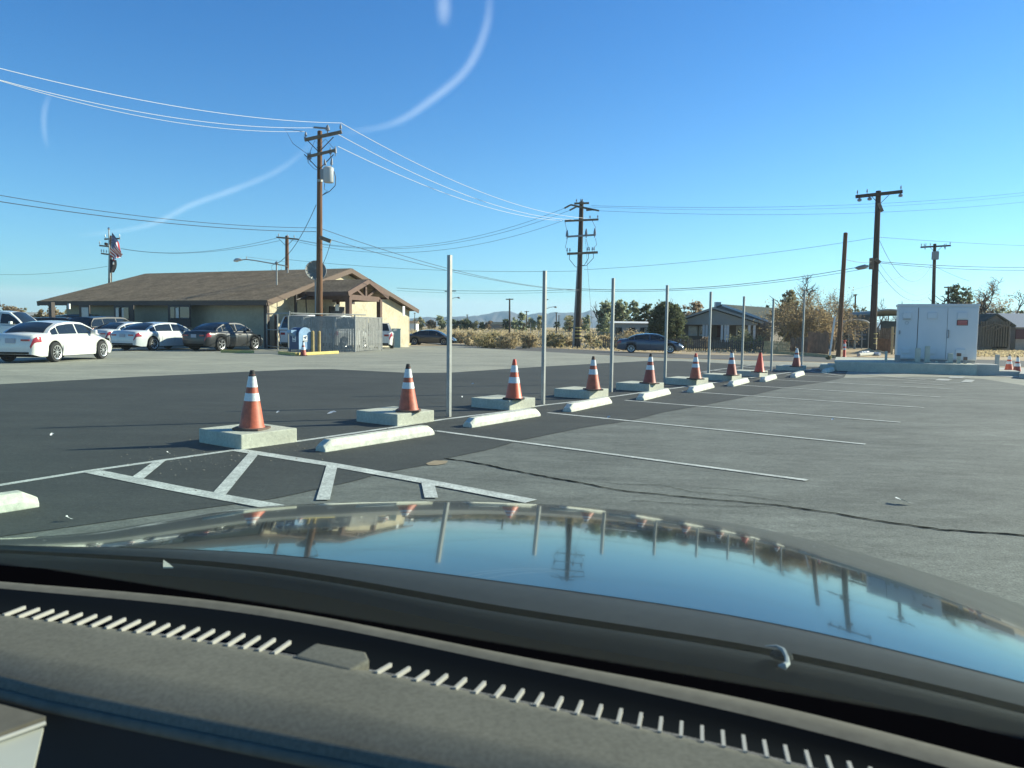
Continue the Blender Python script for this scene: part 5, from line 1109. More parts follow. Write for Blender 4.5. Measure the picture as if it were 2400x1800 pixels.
# mobile home
def boxhouse(label, x0, x1, yb, yt, D, wallm, roofm, name='small_house', rh=.5, depth=6, wins=(), gable=False):
    a, b_ = gd(x0, D), gd(x1, D); z1 = topz(a, x0, yt); o = thing(name, label, 'house', a.lerp(b_, .5), group='far houses')
    c = a.lerp(b_, .5)+Vector((0, depth/2, 0)); z0 = gz(a.x, a.y)-.2; w_ = (b_.x-a.x)/2
    part('wall', MB().box(Vector((c.x, c.y, (z0+z1)/2)), Vector((w_, 0, 0)), Vector((0, depth/2, 0)), Z*(z1-z0)/2), wallm, o)
    q = MB()
    if gable:
        q.prism([Vector((a.x-.3, c.y-depth/2-.3, z1)), Vector((c.x, c.y-depth/2-.3, z1+rh)), Vector((c.x, c.y-depth/2-.3, z1+rh+.15)), Vector((a.x-.3, c.y-depth/2-.3, z1+.15))], Vector((0, depth+.6, 0)))
        q.prism([Vector((b_.x+.3, c.y-depth/2-.3, z1)), Vector((c.x, c.y-depth/2-.3, z1+rh)), Vector((c.x, c.y-depth/2-.3, z1+rh+.15)), Vector((b_.x+.3, c.y-depth/2-.3, z1+.15))], Vector((0, depth+.6, 0)))
        g_ = MB().prism([Vector((a.x, c.y-depth/2, z1)), Vector((b_.x, c.y-depth/2, z1)), Vector((c.x, c.y-depth/2, z1+rh))], Vector((0, .1, 0))); part('gable', g_, wallm, o)
    else:
        q.prism([Vector((a.x-.3, c.y-depth/2-.3, z1)), Vector((a.x-.3, c.y, z1+rh)), Vector((a.x-.3, c.y+depth/2+.3, z1))], Vector((2*w_+.6, 0, 0)))
    part('roof', q, roofm, o)
    for (u, wd_) in wins:
        x_ = a.x+(b_.x-a.x)*u; f_ = part('window', MB().box(Vector((x_, c.y-depth/2-.03, z0+(z1-z0)*.62)), Vector((wd_, 0, 0)), Vector((0, .03, 0)), Z*.45), M['glass'], o)
    return o
boxhouse('white mobile home with flat roof behind scrub left of the dark round tree', 1440, 1521, 772, 757, 100, M['sidingg'], M['whitew'], 'mobile_home', .25, 5, ((.12, .4), (.5, .4), (.8, .3)))
boxhouse('tiny yellow gabled house by the lone far pole', 1181.5, 1193, 764, 759.5, 330, mat('yellow_wall', (.62, .50, .16), .9), M['shing2'], 'small_house', 1.0, 8, (), True)
boxhouse('tiny white far house among small trees left of yellow one', 1117, 1133, 763, 760.5, 380, M['whitew'], M['shing2'], 'small_house', .8, 8, (), True)
boxhouse('far long dark-roofed shed left of the yellow house', 1148, 1181, 764, 760.5, 350, M['wallg'], M['shing2'], 'small_house', 1.2, 10)
boxhouse('far pale house at building corner edge', 959, 975, 763, 757.5, 210, M['whitew'], M['shing'], 'small_house', .7, 6)
boxhouse('low pale roofline house at the far left edge behind the pickup', -40, 88, 745, 738, 110, M['wallg'], M['sidingg'], 'small_house', .5, 8, ((.5, .5),))
# dark unfinished house far right + neighbour
o = boxhouse('dark unfinished frame house right of the white cabinet', 2292, 2368, 812, 765, 76, M['wallg'], M['shing2'], 'frame_house', 1.15, 9, (), True)
a = gd(2292, 75.6); q = MB(); r_ = random.Random(9)
for x_ in range(2298, 2366, 6): P = pd(x_, 790, 75.7); q.box(Vector((P.x, P.y, pd(x_, 783, 75.7).z)), Vector((.06, 0, 0)), Vector((0, .05, 0)), Z*(1.25))
for (x0, y0, x1, y1) in ((2298, 768, 2330, 758), (2330, 758, 2366, 766), (2310, 775, 2335, 762), (2330, 775, 2350, 764)): q.bar(pd(x0, y0, 75.6), pd(x1, y1, 75.6), .09, .12)
part('stud_frame', q, M['woodarm'], o); part('doorway', MB().box(pd(2345, 790, 75.8), Vector((.7, 0, 0)), Vector((0, .06, 0)), Z*1.1), M['well'], o)
o = boxhouse('pale stucco house with blue-grey roof at the right edge', 2380, 2480, 812, 767, 78, mat('pale_stucco', (.40, .33, .27), .9, var=.1), mat('blue_grey_roof', (.16, .20, .25), .8), 'small_house', 1.5, 9, ())
part('window', MB().box(pd(2393, 783, 77.8), Vector((.55, 0, 0)), Vector((0, .05, 0)), Z*.5), M['signdk'], o)
# carports
def carport(label, x0, x1, ytop, yeave, yb, D, depth, roofm, name='carport'):
    a, b_ = gd(x0, D), gd(x1, D); za, zt3 = pd(x0, yeave, D).z, pd((x0+x1)/2, ytop, D).z; o = thing(name, label, 'carport', a.lerp(b_, .5), group='arched carports'); w_ = (b_.x-a.x)/2; cx = (a.x+b_.x)/2; N = 14
    dv = Vector((depth*.10, depth, 0))
    arc = [Vector((cx-w_*math.cos(t), a.y, za+(zt3-za)*math.sin(t)**.8)) for t in np.linspace(0, math.pi, N)]
    q = MB()
    for i in range(N-1): q.add([arc[i], arc[i+1], arc[i+1]+dv, arc[i]+dv, arc[i]-Z*.06, arc[i+1]-Z*.06, arc[i+1]+dv-Z*.06, arc[i]+dv-Z*.06], [(0, 1, 2, 3), (7, 6, 5, 4), (0, 4, 5, 1), (2, 6, 7, 3)])
    part('roof_sheet', q, roofm, o, 50)
    part('arch_rim', MB().tube(arc, .10, 6), M['galv'], o, 50)
    for p_ in (arc[0], arc[-1], arc[0]+dv*.5, arc[-1]+dv*.5): part('post', MB().tube([(p_.x, p_.y, gz(p_.x, p_.y)-.1), p_], .07, 8), M['galv'], o)
    part('back_wall', MB().box(Vector((cx, a.y+depth, (za+gz(cx, a.y))/2+.2)), Vector((w_, 0, 0)), Vector((0, .05, 0)), Z*(za-gz(cx, a.y))/2+Z*.2), M['dkgreen'], o)
    part('side_wall', MB().box(Vector((cx-w_+depth*.05, a.y+depth/2, (za+gz(cx, a.y))/2)), Vector((.04, 0, 0)), dv/2, Z*(za-gz(cx, a.y))/2), M['dkgreen'], o)
    return o, a, b_
o, a, b_ = carport('green arched metal carport between the two big brown poles', 1974, 2036, 750, 761, 813, 74, 8, M['green'])
q = MB()
for x_ in (1989, 2005, 2020): P = pd(x_, 800, 79); q.tube([gd(x_, 79), pd(x_, 777, 79)], .06, 6)
for y_ in (785, 795): q.tube([pd(1984, y_, 79), pd(2030, y_, 79)], .05, 6)
part('gate_rails', q, M['steel'], o)
carport('taller dark arched carport beside the cabinet', 2046, 2118, 726, 737, 790, 82, 9, M['green'])
P = gd(2087, 79); b = MB(); b.box(Vector((P.x, P.y, 1.0)), Vector((1.0, 0, 0)), Vector((0, .2, 0)), Z*1.4); single('shed_wall', b, M['dkgreen'], 'dark green shed panel under the taller carport', 'shed', loc=P)
# far chain-link line behind the scrub
q = MB(); a, b_ = gd(1262, 100), gd(1440, 100); 
for k in range(19): p_ = a.lerp(b_, k/18); q.tube([p_, p_+Z*1.25], .05, 5)
for z_ in (.15, .7, 1.25): q.tube([a+Z*z_, b_+Z*z_], .03, 4)
single('wire_fence', q, M['galv'], 'thin grey wire fence line crossing the scrub by multi-arm pole', 'fence', loc=a)
# ------------------------------------------------------------------ flag
FD = 72.0; P = gd(262, FD); fp = thing('flagpole', 'silver flagpole with ball finial behind the building at left', 'flagpole', P)
ft = pd(260.5, 538, FD); part('pole', MB().tube([P, Vector((P.x, P.y, ft.z))], [.09, .05], 10), M['galv'], fp); part('finial', MB().lathe((P.x, P.y, ft.z+.08), [(.02, -.12), (.09, -.07), (.12, 0), (.09, .08), (.02, .12)], 12), M['chrome'], fp, 60)
C00, C01, C10, C11 = [pd(x, y, FD) for x, y in ((262.5, 544), (258, 601), (289.5, 592), (270.5, 611))]
def fl(u, v):
    p_ = C00*(1-u)*(1-v)+C01*(1-u)*v+C10*u*(1-v)+C11*u*v; p_.y += .32*math.sin(u*5+v*7)*u**.5+.12*math.sin(v*19+u*4)*u; return p_
mb = MB(); NU, NV = 20, 39
vs = [fl(i/NU, j/NV) for j in range(NV+1) for i in range(NU+1)]; mb.add(vs, [(j*(NU+1)+i, j*(NU+1)+i+1, (j+1)*(NU+1)+i+1, (j+1)*(NU+1)+i) for j in range(NV) for i in range(NU)])
mb.m = [(2 if (i < 8 and j < 21) else (0 if (j//3) % 2 == 0 else 1)) for j in range(NV) for i in range(NU)]
f_ = part('stripes', mb, [mat('flag_red', (.42, .035, .04), .8), mat('flag_white', (.85, .85, .85), .8), mat('flag_blue', (.025, .04, .12), .8)], None, 60); f_.name = 'flag'
f_['label'] = 'drooping red and white striped flag with starred blue canton on the flagpole'; f_['category'] = 'flag'
q = MB()
for r_ in range(9):
    for c_ in range(6 if r_ % 2 == 0 else 5):
        u, v = (c_+.5+(0 if r_ % 2 == 0 else .5))/6*.40, (r_+.7)/9.6*.54; c = fl(u, v)+Vector((0, -.03, 0)); s_ = .035
        q.add([c+Vector((s_*math.sin(k*math.pi/5)*(1 if k % 2 == 0 else .42), -.004, s_*math.cos(k*math.pi/5)*(1 if k % 2 == 0 else .42))) for k in range(10)], [tuple(range(10))])
part('stars', q, M['refl'], f_)
mb = MB(); D0 = [pd(x, y, FD) for x, y in ((257, 607), (255, 634), (274, 610), (267, 636))]
def fl2(u, v):
    p_ = D0[0]*(1-u)*(1-v)+D0[1]*(1-u)*v+D0[2]*u*(1-v)+D0[3]*u*v; p_.y += .25*math.sin(u*6+v*3)*u; p_.z -= .15*math.sin(u*3.1)*v; return p_
mb.grid(fl2, 12, 10); f2_ = single('flag', mb, mat('flag_black', (.012, .014, .018), .8), 'small black flag with pale disc hanging below the striped one', 'flag')
mb = MB(); mb.grid(lambda u, v: fl2(.62+.20*u, .15+.22*v)+Vector((0, -.03, 0)), 4, 4); part('disc', mb, M['refl'], f2_)
#@@PART4
rg_ = np.random.default_rng(8); pm = MB(); a_, b_ = at(400, 1085), at(1900, 868)
for _ in range(900):
    t_ = rg_.random()**2.2; c = a_.lerp(b_, t_)+Vector((rg_.normal()*.45+.25, rg_.normal()*.45-.2, 0)); c.z = gz(c.x, c.y)+.030; r_ = .003+.008*rg_.random()**3
    q = [c+Vector((math.cos(k*2.1+t_*9)*r_, math.sin(k*2.1+t_*9)*r_, 0)) for k in range(3)]; pm.add(q+[c+Z*r_], [(0, 1, 3), (1, 2, 3), (2, 0, 3)])
o = part('gravel', pm, mat('grit_grey', (.16, .15, .13), 1.0)); o['kind'] = 'stuff'; o['label'] = 'fine loose grit along the row of blocks'
# ------------------------------------------------------------------ mountains
MD = 6500.0
prof = [(-300, 749), (-150, 744), (0, 741), (60, 745), (150, 748), (300, 750), (700, 752), (900, 750), (940, 748), (965, 745), (1000, 743), (1030, 745), (1060, 741), (1100, 740.5), (1120, 741), (1140, 736), (1160, 730.5), (1178, 728), (1195, 728.5), (1215, 735), (1240, 739), (1262, 734), (1283, 735.5), (1300, 732), (1325, 733), (1340, 731.5), (1358, 734), (1372, 731), (1385, 727), (1398, 732), (1420, 737), (1450, 744), (1500, 752), (1700, 756), (2000, 757), (2200, 752), (2330, 742), (2365, 730), (2400, 729), (2460, 726), (2560, 730), (2800, 745)]
xs = np.arange(-300, 2801, 4.0); yp = np.interp(xs, [p[0] for p in prof], [p[1] for p in prof])
rm = np.random.default_rng(3)
def n1(x, s, sd_): 
    r_ = np.random.default_rng(sd_); k = r_.normal(size=4000); i = np.floor(x/s).astype(int)+500; f_ = x/s-np.floor(x/s); f_ = f_*f_*(3-2*f_); return k[i]*(1-f_)+k[i+1]*f_
yp = yp + n1(xs+400, 22, 1)*.8 + n1(xs+400, 9, 2)*.5
mb = MB(); NR = 12; vs = []
for j in range(NR+1):
    v = j/NR
    for i, x in enumerate(xs):
        T_ = pd(x, yp[i], MD); h = max(T_.z, 8)
        D_ = MD-1600*(1-v)**1.2; X_ = T_.x*(D_/MD); rid = float(n1(np.array([x+400+v*30]), 14, 5)[0])*.10*math.sin(math.pi*v) + float(n1(np.array([x+400-v*25]), 6, 6)[0])*.05*math.sin(math.pi*v)
        vs.append((X_, D_, -5+(h+5)*max(0, (v**1.25+rid*v))))
nx = len(xs); mb.add(vs, [(j*nx+i, j*nx+i+1, (j+1)*nx+i+1, (j+1)*nx+i) for j in range(NR) for i in range(nx-1)])
struct('mountains', mb, M['mount'], smooth=50)

# ------------------------------------------------------------------ foliage
def quads(name, pts, nrm, size, mt_, parent, rng, asp=1.0, label=None):
    n = len(pts); a = rng.normal(size=(n, 3)); a /= np.linalg.norm(a, axis=1)[:, None]
    u = np.cross(nrm, a); u /= np.linalg.norm(u, axis=1)[:, None]+1e-9; v = np.cross(nrm, u); v /= np.linalg.norm(v, axis=1)[:, None]+1e-9
    s = size*(0.6+0.8*rng.random(n))[:, None]
    V = np.stack([pts-u*s*asp, pts-v*s*.55, pts+u*s*asp, pts+v*s*.55], 1).reshape(-1, 3)
    root = parent
    while root is not None and root.parent: root = root.parent
    if root is not None: V = V-np.array(root.location)
    me = bpy.data.meshes.new(name); me.vertices.add(4*n); me.vertices.foreach_set('co', V.astype(np.float32).ravel())
    me.loops.add(4*n); me.loops.foreach_set('vertex_index', np.arange(4*n, dtype=np.int32)); me.polygons.add(n); me.polygons.foreach_set('loop_start', np.arange(0, 4*n, 4, dtype=np.int32)); me.polygons.foreach_set('loop_total', np.full(n, 4, dtype=np.int32))
    me.update(); me.validate(); me.materials.append(mt_); o = bpy.data.objects.new(name, me); COL.objects.link(o); o.parent = parent
    return o
def crown_pts(rng, c, rx, ry, rz, nclump, per, cl, hollow=.35, shape=None, flat=.8):
    P = []
    for _ in range(nclump):
        while True:
            d = rng.normal(size=3); d /= np.linalg.norm(d); r_ = hollow+(1-hollow)*rng.random()**.6
            q = d*r_
            if shape is None or shape(q): break
        cc = np.array(c)+q*np.array([rx, ry, rz]); k = int(per*(.5+rng.random())); cr = cl*(.55+.9*rng.random())
        P.append(cc+rng.normal(size=(k, 3))*(.25+.75*rng.random((k, 1))**2)*cr*np.array([.8, .8, .8*flat]))
    return np.concatenate(P)
def branches(base, h, spread, depth, r0, rng, up=.6, seg=.33, lean=(0, 0), nb=3, droop=0.0):
    mb = MB(); tips = []
    def grow(p, d, L, r_, k):
        n = 3; pts = [p]; q = p
        for i in range(n):
            d = (d+Vector(rng.normal(size=3))*.16+Z*(.05-droop)).normalized(); q = q+d*L/n; pts.append(q)
        mb.tube(pts, [r_*(1-.5*i/n) for i in range(n+1)], 5 if r_ > .04 else 3, False)
        if k == 0: tips.append(q); return
        for j in range(nb if k > 1 else nb+1):
            t = rng.uniform(.35, 1.0); p2 = pts[min(n, max(1, int(t*n+.5)))]
            ax = Vector(rng.normal(size=3)); ax = (ax-d*ax.dot(d)).normalized(); nd = (d*up+ax*spread*(.7+.6*rng.random())).normalized()
            grow(p2, nd, L*(.62+.2*rng.random()), r_*.62, k-1)
        tips.append(q)
    grow(Vector(base), (Z+Vector((lean[0], lean[1], 0))).normalized(), h*seg, r0, depth)
    return mb, tips
TN = [0]
def tree(label, px, pyb, pyt, wpx, D, kind, leaf, seed=0, name=None, dens=1.0, group=None, trunk=.22, lsz=None):
    rng = np.random.default_rng(seed+11); base = gd(px, D); zt3 = pd(px, pyt, D).z; H_ = zt3-base.z; W_ = wpx/F*D/2
    nm = name or {'bushy': 'bushy_tree', 'euc': 'eucalyptus_tree', 'bare': 'bare_tree', 'pine': 'evergreen_tree', 'far': 'small_tree', 'twiggy': 'twiggy_tree', 'palm': 'palm_tree'}[kind]
    o = thing(nm, label, 'tree', base, group=group); s_ = lsz or max(.05, D/F*2.0)
    if kind in ('bushy', 'far', 'euc', 'pine'):
        tr, tips = branches(base-Z*.1, H_*1.35, .55 if kind != 'pine' else .9, 2 if kind == 'far' else 3, max(.06, H_*.03), rng, seg=.35)
        part('trunk', tr, M['bark'], o)
        if kind == 'euc': P = crown_pts(rng, (base.x, base.y, base.z+H_*.60), W_*.88, W_*.8, H_*.38, int(85*dens), int(50), W_*.2, .2)
        elif kind == 'pine': P = crown_pts(rng, (base.x, base.y, base.z+H_*.5), W_*.9, W_*.9, H_*.48, int(60*dens), 70, W_*.2, .2, lambda q: abs(q[0])**2+abs(q[1])**2 < (0.55-.5*q[2])**2+.08)
        elif kind == 'far': P = crown_pts(rng, (base.x, base.y, base.z+H_*.52), W_*.9, W_*.8, H_*.44, int(14*dens), 34, W_*.34, .2)
        else: P = crown_pts(rng, (base.x, base.y, base.z+H_*.52), W_*.9, W_*.85, H_*.47, int(170*dens), 55, W_*.15, .3)
        P = P[P[:, 2] > base.z+.1]
        nr = rng.normal(size=P.shape)+np.array([0, 0, .4]); nr /= np.linalg.norm(nr, axis=1)[:, None]
        quads('crown', P, nr, s_, leaf, o, rng)
    elif kind in ('bare', 'twiggy'):
        allt = []; mbs = MB()
        ns = 1 if kind == 'bare' else 5
        for k in range(ns):
            ln = (0, 0) if ns == 1 else (rng.uniform(-.5, .5), rng.uniform(-.3, .3))
            b_, tips = branches(base+Vector((0 if ns == 1 else rng.uniform(-W_*.5, W_*.5), rng.uniform(-.5, .5), -.1)), H_*(1.05 if ns == 1 else .95), .75, 5 if ns == 1 else 4, max(.08, H_*.028/(1 if ns == 1 else 2)), rng, seg=.38, lean=ln, nb=3, up=.75)
            mbs.add(b_.v, b_.f); allt += tips
        part('trunk', mbs, M['twig'] if kind == 'twiggy' else M['bark'], o)
        if leaf is not None:
            T_ = np.array([tuple(t) for t in allt]); idx = rng.integers(0, len(T_), int(len(T_)*3*dens)); P = T_[idx]+rng.normal(size=(len(idx), 3))*.22*W_*.3
            P = P[P[:, 2] > base.z+.3]; nr = rng.normal(size=P.shape); nr /= np.linalg.norm(nr, axis=1)[:, None]; quads('crown', P, nr, s_*.8, leaf, o, rng)
    elif kind == 'palm':
        part('trunk', MB().tube([base-Z*.1, base+Z*H_*.5, base+Vector((.1, 0, H_*.72))], [W_*.16, W_*.12, W_*.14], 8), M['bark'], o)
        mb = MB(); c_ = base+Vector((.1, 0, H_*.74))
        for k in range(46):
            a_ = rng.uniform(0, 6.28); e_ = rng.uniform(-.9, 1.2); d = Vector((math.cos(a_)*math.cos(e_), math.sin(a_)*math.cos(e_), math.sin(e_))); L = W_*rng.uniform(.75, 1.05); tip = c_+d*L*.7; sd_ = d.cross(Z).normalized()
            mb.tube([c_, tip], .03, 3, False)
            for j in range(11):
                t = (j-5)/5*1.25; dd_ = (d*math.cos(t)+sd_*math.sin(t)).normalized(); w2 = d.cross(dd_) if abs(t) > .1 else sd_*.3; e2 = tip+dd_*L*.45-Z*.10*L
                ww = (sd_*math.cos(t)-d*math.sin(t))*.05
                mb.add([tip-ww*.3, tip+ww*.3, (tip+e2)/2+ww, e2, (tip+e2)/2-ww], [(0, 1, 2, 3, 4)])
        part('crown', mb, leaf, o)
    return o
# left of picture
tree('brown bushy tree mass at the far left edge beyond the pickup', 18, 750, 716, 90, 130, 'bushy', M['L_brown'], 1, dens=.5, lsz=.22)
tree('small brown tree just right of the left-edge tree mass', 62, 750, 722, 50, 135, 'bushy', M['L_olive'], 2, dens=.3, lsz=.22)
tree('rounded tan bare-twigged tree seen between porch posts of the building', 118, 760, 722, 78, 90, 'bushy', M['L_tan'], 3, dens=.45, lsz=.17)
tree('darker olive tree right behind the building overhang', 142, 760, 724, 60, 98, 'bushy', M['L_olive'], 4, dens=.4, lsz=.17)
# far tree line centre
rt = random.Random(11)
FT = [(983, 757, 742, 30, 'L_olive', 'small far tree at the right corner of the building'), (1010, 757, 749, 26, 'L_brown', 'low far bush left of the first post'), (1034, 758, 739, 26, 'L_euc', 'round pale-green far tree just left of first post'), (1068, 760, 745, 22, 'L_dark', 'small dark far tree right of first post'),
      (1082, 760, 746, 22, 'L_olive', 'second small far tree right of the first post'), (1097, 760, 744, 24, 'L_dark', 'third small far tree under the tiny pole'), (1113, 761, 747, 20, 'L_olive', 'fourth small far tree left of white far house'), (1130, 762, 748, 16, 'L_dark', 'narrow far tree touching the white far house'), (1144, 762, 749, 14, 'L_brown', 'brownish far tree left of long shed'),
      (1186, 762, 739, 22, 'L_dark', 'dark far tree behind the yellow house'), (1206, 762, 742, 24, 'L_euc', 'far tree just right of the lone pole'), (1223, 763, 729, 22, 'L_euc', 'tall pale far tree, highest left of second post'), (1244, 763, 741, 28, 'L_euc', 'broad grey-green far tree by the thin far pole'), (1264, 763, 738, 20, 'L_olive', 'grey far tree close to the second post'), (1330, 766, 742, 26, 'L_euc', 'pale far tree behind the palms'), (1343, 767, 748, 20, 'L_dark', 'low dark far bush between palms and multi-arm pole'),
      (1372, 768, 730, 20, 'L_euc', 'thin pale far tree right of the multi-arm pole'), (1362, 768, 745, 24, 'L_brown', 'brown far shrub behind the multi-arm pole base')]
for i, (x, yb, yt, w_, lf, lab) in enumerate(FT): tree(lab, x, yb, yt, w_, 240 if yt > 732 else 200, 'far', M[lf], 20+i, group='small far trees', lsz=.34, dens=1.6)
tree('palm tree with spiky fan crown left of the multi-arm pole', 1334, 770, 740, 34, 150, 'palm', M['L_olive'], 50); tree('short palm bush right of the second metal post', 1304, 770, 752, 20, 150, 'palm', M['L_dark'], 51)
# trees in the middle-right
tree('tall loose eucalyptus, leftmost of the tree group right of the multi-arm pole', 1418, 775, 699, 44, 120, 'euc', M['L_euc'], 60, lsz=.17, dens=1.3); tree('eucalyptus with airy top beside the third metal post', 1452, 775, 696, 42, 122, 'euc', M['L_euc'], 61, lsz=.17, dens=1.2)
tree('rounded grey-green tree in the middle of the group behind mobile home', 1484, 775, 703, 44, 118, 'bushy', M['L_euc'], 62, dens=.6, lsz=.17); tree('dark dense tree with flat top right in the group behind mobile home', 1512, 775, 703, 40, 116, 'bushy', M['L_dark'], 63, dens=.6, lsz=.17)
tree('brownish half-bare tree between the dark tree and big round shrub', 1542, 775, 700, 44, 118, 'twiggy', M['L_brown'], 64, dens=2.5); tree('wide low grey-green tree lowest behind the mobile home', 1420, 778, 738, 50, 112, 'bushy', M['L_euc'], 65, dens=.5, lsz=.16)
tree('big dark green rounded tree touching the left side of porch house', 1562, 806, 706, 92, 73, 'bushy', M['L_dark'], 66, name='rounded_tree', dens=2.4, lsz=.11)
tree('reddish brown tree with airy crown behind the porch house left eave', 1622, 790, 702, 62, 100, 'bushy', M['L_brown'], 67, dens=.55, lsz=.16)
for i, (x, yt, w_) in enumerate(((1730, 712, 40), (1760, 709, 50), (1785, 716, 40))): tree(['leftmost bare treetop showing over the house roof', 'middle bare treetop showing over the house roof', 'rightmost bare treetop over the house roof'][i], x, 780, yt, w_, 110, 'bare', None, 70+i)
tree('slender dark evergreen standing over the house roof', 1796, 780, 702, 22, 100, 'pine', M['L_dark'], 75, dens=.7, lsz=.14)
tree('dark green dense tree just right of the house roof', 1826, 800, 716, 46, 84, 'bushy', M['L_dark'], 76, dens=.8, lsz=.13)
tree('big dark leafy tree rising left within the tangled thicket', 1846, 812, 678, 56, 76, 'bushy', M['L_olive'], 77, dens=1.1, lsz=.12)
tree('large twiggy brown tree in front of the tall plank fence', 1895, 822, 640, 130, 66, 'twiggy', M['L_tan'], 78, dens=3.4); tree('bare pale-twigged tree spreading right behind the plain brown pole', 1950, 822, 636, 130, 68, 'twiggy', M['L_tan'], 79, dens=1.2)
tree('tangled brown thicket filling under the bare trees', 1900, 822, 722, 130, 67, 'bushy', M['L_brown'], 80, name='thicket', dens=1.5, lsz=.10); tree('thin bare treetop behind the flat-topped pole', 1935, 822, 640, 60, 74, 'bare', None, 81)
tree('dark green tree clump between the two big brown poles', 2004, 800, 712, 66, 92, 'bushy', M['L_dark'], 82, dens=.8, lsz=.14)
for i, (x, yt, w_) in enumerate(((2068, 706, 50), (2095, 702, 60), (2128, 704, 56))): tree(['left bare crown over the dark carport', 'middle bare crown over the dark carport', 'right bare crown between carport and cabinet pole'][i], x, 790, yt, w_, 100, 'bare', None, 90+i)
tree('dark evergreen tree behind the cabinet top right', 2240, 790, 662, 74, 100, 'bushy', M['L_dark'], 95, dens=1.0, lsz=.15, name='evergreen_tree'); tree('brown-leaved tree between dark evergreen and bare tree', 2292, 790, 664, 64, 96, 'twiggy', M['L_brown'], 96, dens=3)
tree('tall bare tree with spreading limbs right of the cabinet', 2345, 795, 622, 130, 90, 'bare', M['L_tan'], 97, dens=.6); tree('pale green bushes behind the dark frame house', 2345, 790, 722, 90, 95, 'bushy', M['L_euc'], 98, dens=.7, lsz=.15, name='bush'); tree('dark conical shrub at the right edge above blue-grey roof', 2392, 790, 722, 34, 92, 'pine', M['L_dark'], 99, dens=.8, lsz=.13)
# shrubs
def shrub(label, px, pyb, pyt, wpx, D, leaf, seed, dens=1.0, name='shrub', cat='shrub', group=None, lsz=None):
    rng = np.random.default_rng(seed); base = gd(px, D); H_ = max(.3, pd(px, pyt, D).z-base.z); W_ = wpx/F*D/2; o = thing(name, label, cat, base, group=group)
    mb = MB()
    for k in range(26):
        a_ = rng.uniform(0, 6.28); e_ = rng.uniform(.5, 1.4); d = Vector((math.cos(a_)*math.cos(e_)*W_*.9, math.sin(a_)*math.cos(e_)*W_*.8, math.sin(e_)*H_*.85)); mb.tube([base, base+d*.55+Z*.05, base+d], [.02, .014, .006], 3, False)
    part('stem', mb, M['twig'], o)
    P = crown_pts(rng, (base.x, base.y, base.z+H_*.42), W_*.92, W_*.8, H_*.5, int(40*dens), 75, W_*.22, .3); P = P[P[:, 2] > base.z+.02]
    nr = rng.normal(size=P.shape)*np.array([1, 1, .45]); nr /= np.linalg.norm(nr, axis=1)[:, None]; quads('foliage', P, nr, lsz or D/F*1.5, leaf, o, rng, 1.3)
shrub('large feathery grey-green bush behind the dark picket fence', 1752, 802, 771, 90, 66, M['L_olive'], 1, 1.6); shrub('small dark bush at the foot of the porch, left end', 1606, 802, 782, 34, 69, M['L_dark'], 2, .6); shrub('low bush between porch steps and pickets', 1655, 804, 784, 30, 68, M['L_brown'], 3, .5)
shrub('weed clump at the foot of the leaning stake', 1945, 846, 838, 14, 45, M['L_olive'], 4, .35); shrub('small green weeds growing at the platform edge', 2062, 846, 838, 34, 32, M['L_olive'], 5, .4)
SB = [(1150, 800, 772, 84, 66, 'scrubd', 'wide olive-tan scrub bush left of centre by the street'), (1192, 803, 774, 66, 64, 'scrub', 'tall tan scrub bush, biggest between the first two posts'), (1105, 796, 776, 50, 74, 'scrub', 'tan scrub bush right of the first metal post'), (1240, 805, 779, 50, 66, 'scrub', 'tan scrub bush nearest the small rock heap'),
      (1300, 806, 778, 56, 70, 'scrubd', 'olive scrub bush on top of the rubble pile'), (1335, 802, 781, 46, 74, 'scrub', 'tan bush left of the multi-arm pole'), (1275, 800, 784, 40, 78, 'scrub', 'small tan bush just left of the second post'), (1215, 798, 776, 44, 80, 'scrub', 'dry tan bush behind the middle scrub'), (1075, 790, 774, 44, 84, 'scrub', 'dry bush by the hood of dark taupe sedan'),
      (1420, 803, 778, 50, 78, 'scrub', 'tan bush before the start of picket fence'), (1380, 800, 782, 34, 80, 'scrubd', 'olive bush right of multi-arm pole'), (1480, 795, 772, 60, 85, 'scrub', 'tan brush in front of the mobile home'), (1545, 800, 778, 44, 78, 'scrub', 'tan brush left of the dark round tree'), (1015, 783, 768, 50, 100, 'scrub', 'tan bush above the roof of the taupe sedan')]
for i, (x, yb, yt, w_, D, lf, lab) in enumerate(SB): shrub(lab, x, yb, yt, w_, D, M[lf], 30+i, 1.1, 'desert_shrub', 'shrub', 'scrub bushes by the street')
# uncountable scrub beyond
rng = np.random.default_rng(5); P = []
for _ in range(3000):
    D = 72+ (rng.random()**1.6)*330; x = rng.uniform(930, 2420) if rng.random() < .85 else rng.uniform(-200, 930)
    if D < 95 and x > 1560: continue
    if D < 84 and x < 1100: continue
    if x < 930 and D < 95: continue
    b_ = gd(x, D); w_ = rng.uniform(.35, 1.1)*(1+D/300); n = 26
    q = rng.normal(size=(n, 3))*np.array([w_*.5, w_*.5, w_*.26])+np.array([b_.x, b_.y, b_.z+w_*.32]); P.append(q[q[:, 2] > b_.z])
P = np.concatenate(P); D_ = P[:, 1]
for nm, mt_, sel in (('desert_scrub', M['scrub'], rng.random(len(P)) < .62),):
    pass
sel = (np.floor(P[:, 0]/3.1)+np.floor(P[:, 1]/5.3)).astype(int) % 3 != 0
for mt_, s_ in ((M['scrub'], sel), (M['scrubd'], ~sel)):
    Q = P[s_]; nr = rng.normal(size=Q.shape)*np.array([1, 1, .5]); nr /= np.linalg.norm(nr, axis=1)[:, None]
    V = quads('desert_scrub', Q, nr, .13, mt_, None, rng, 1.4); V['kind'] = 'stuff'; V['label'] = 'dry scrub covering the desert beyond the street'
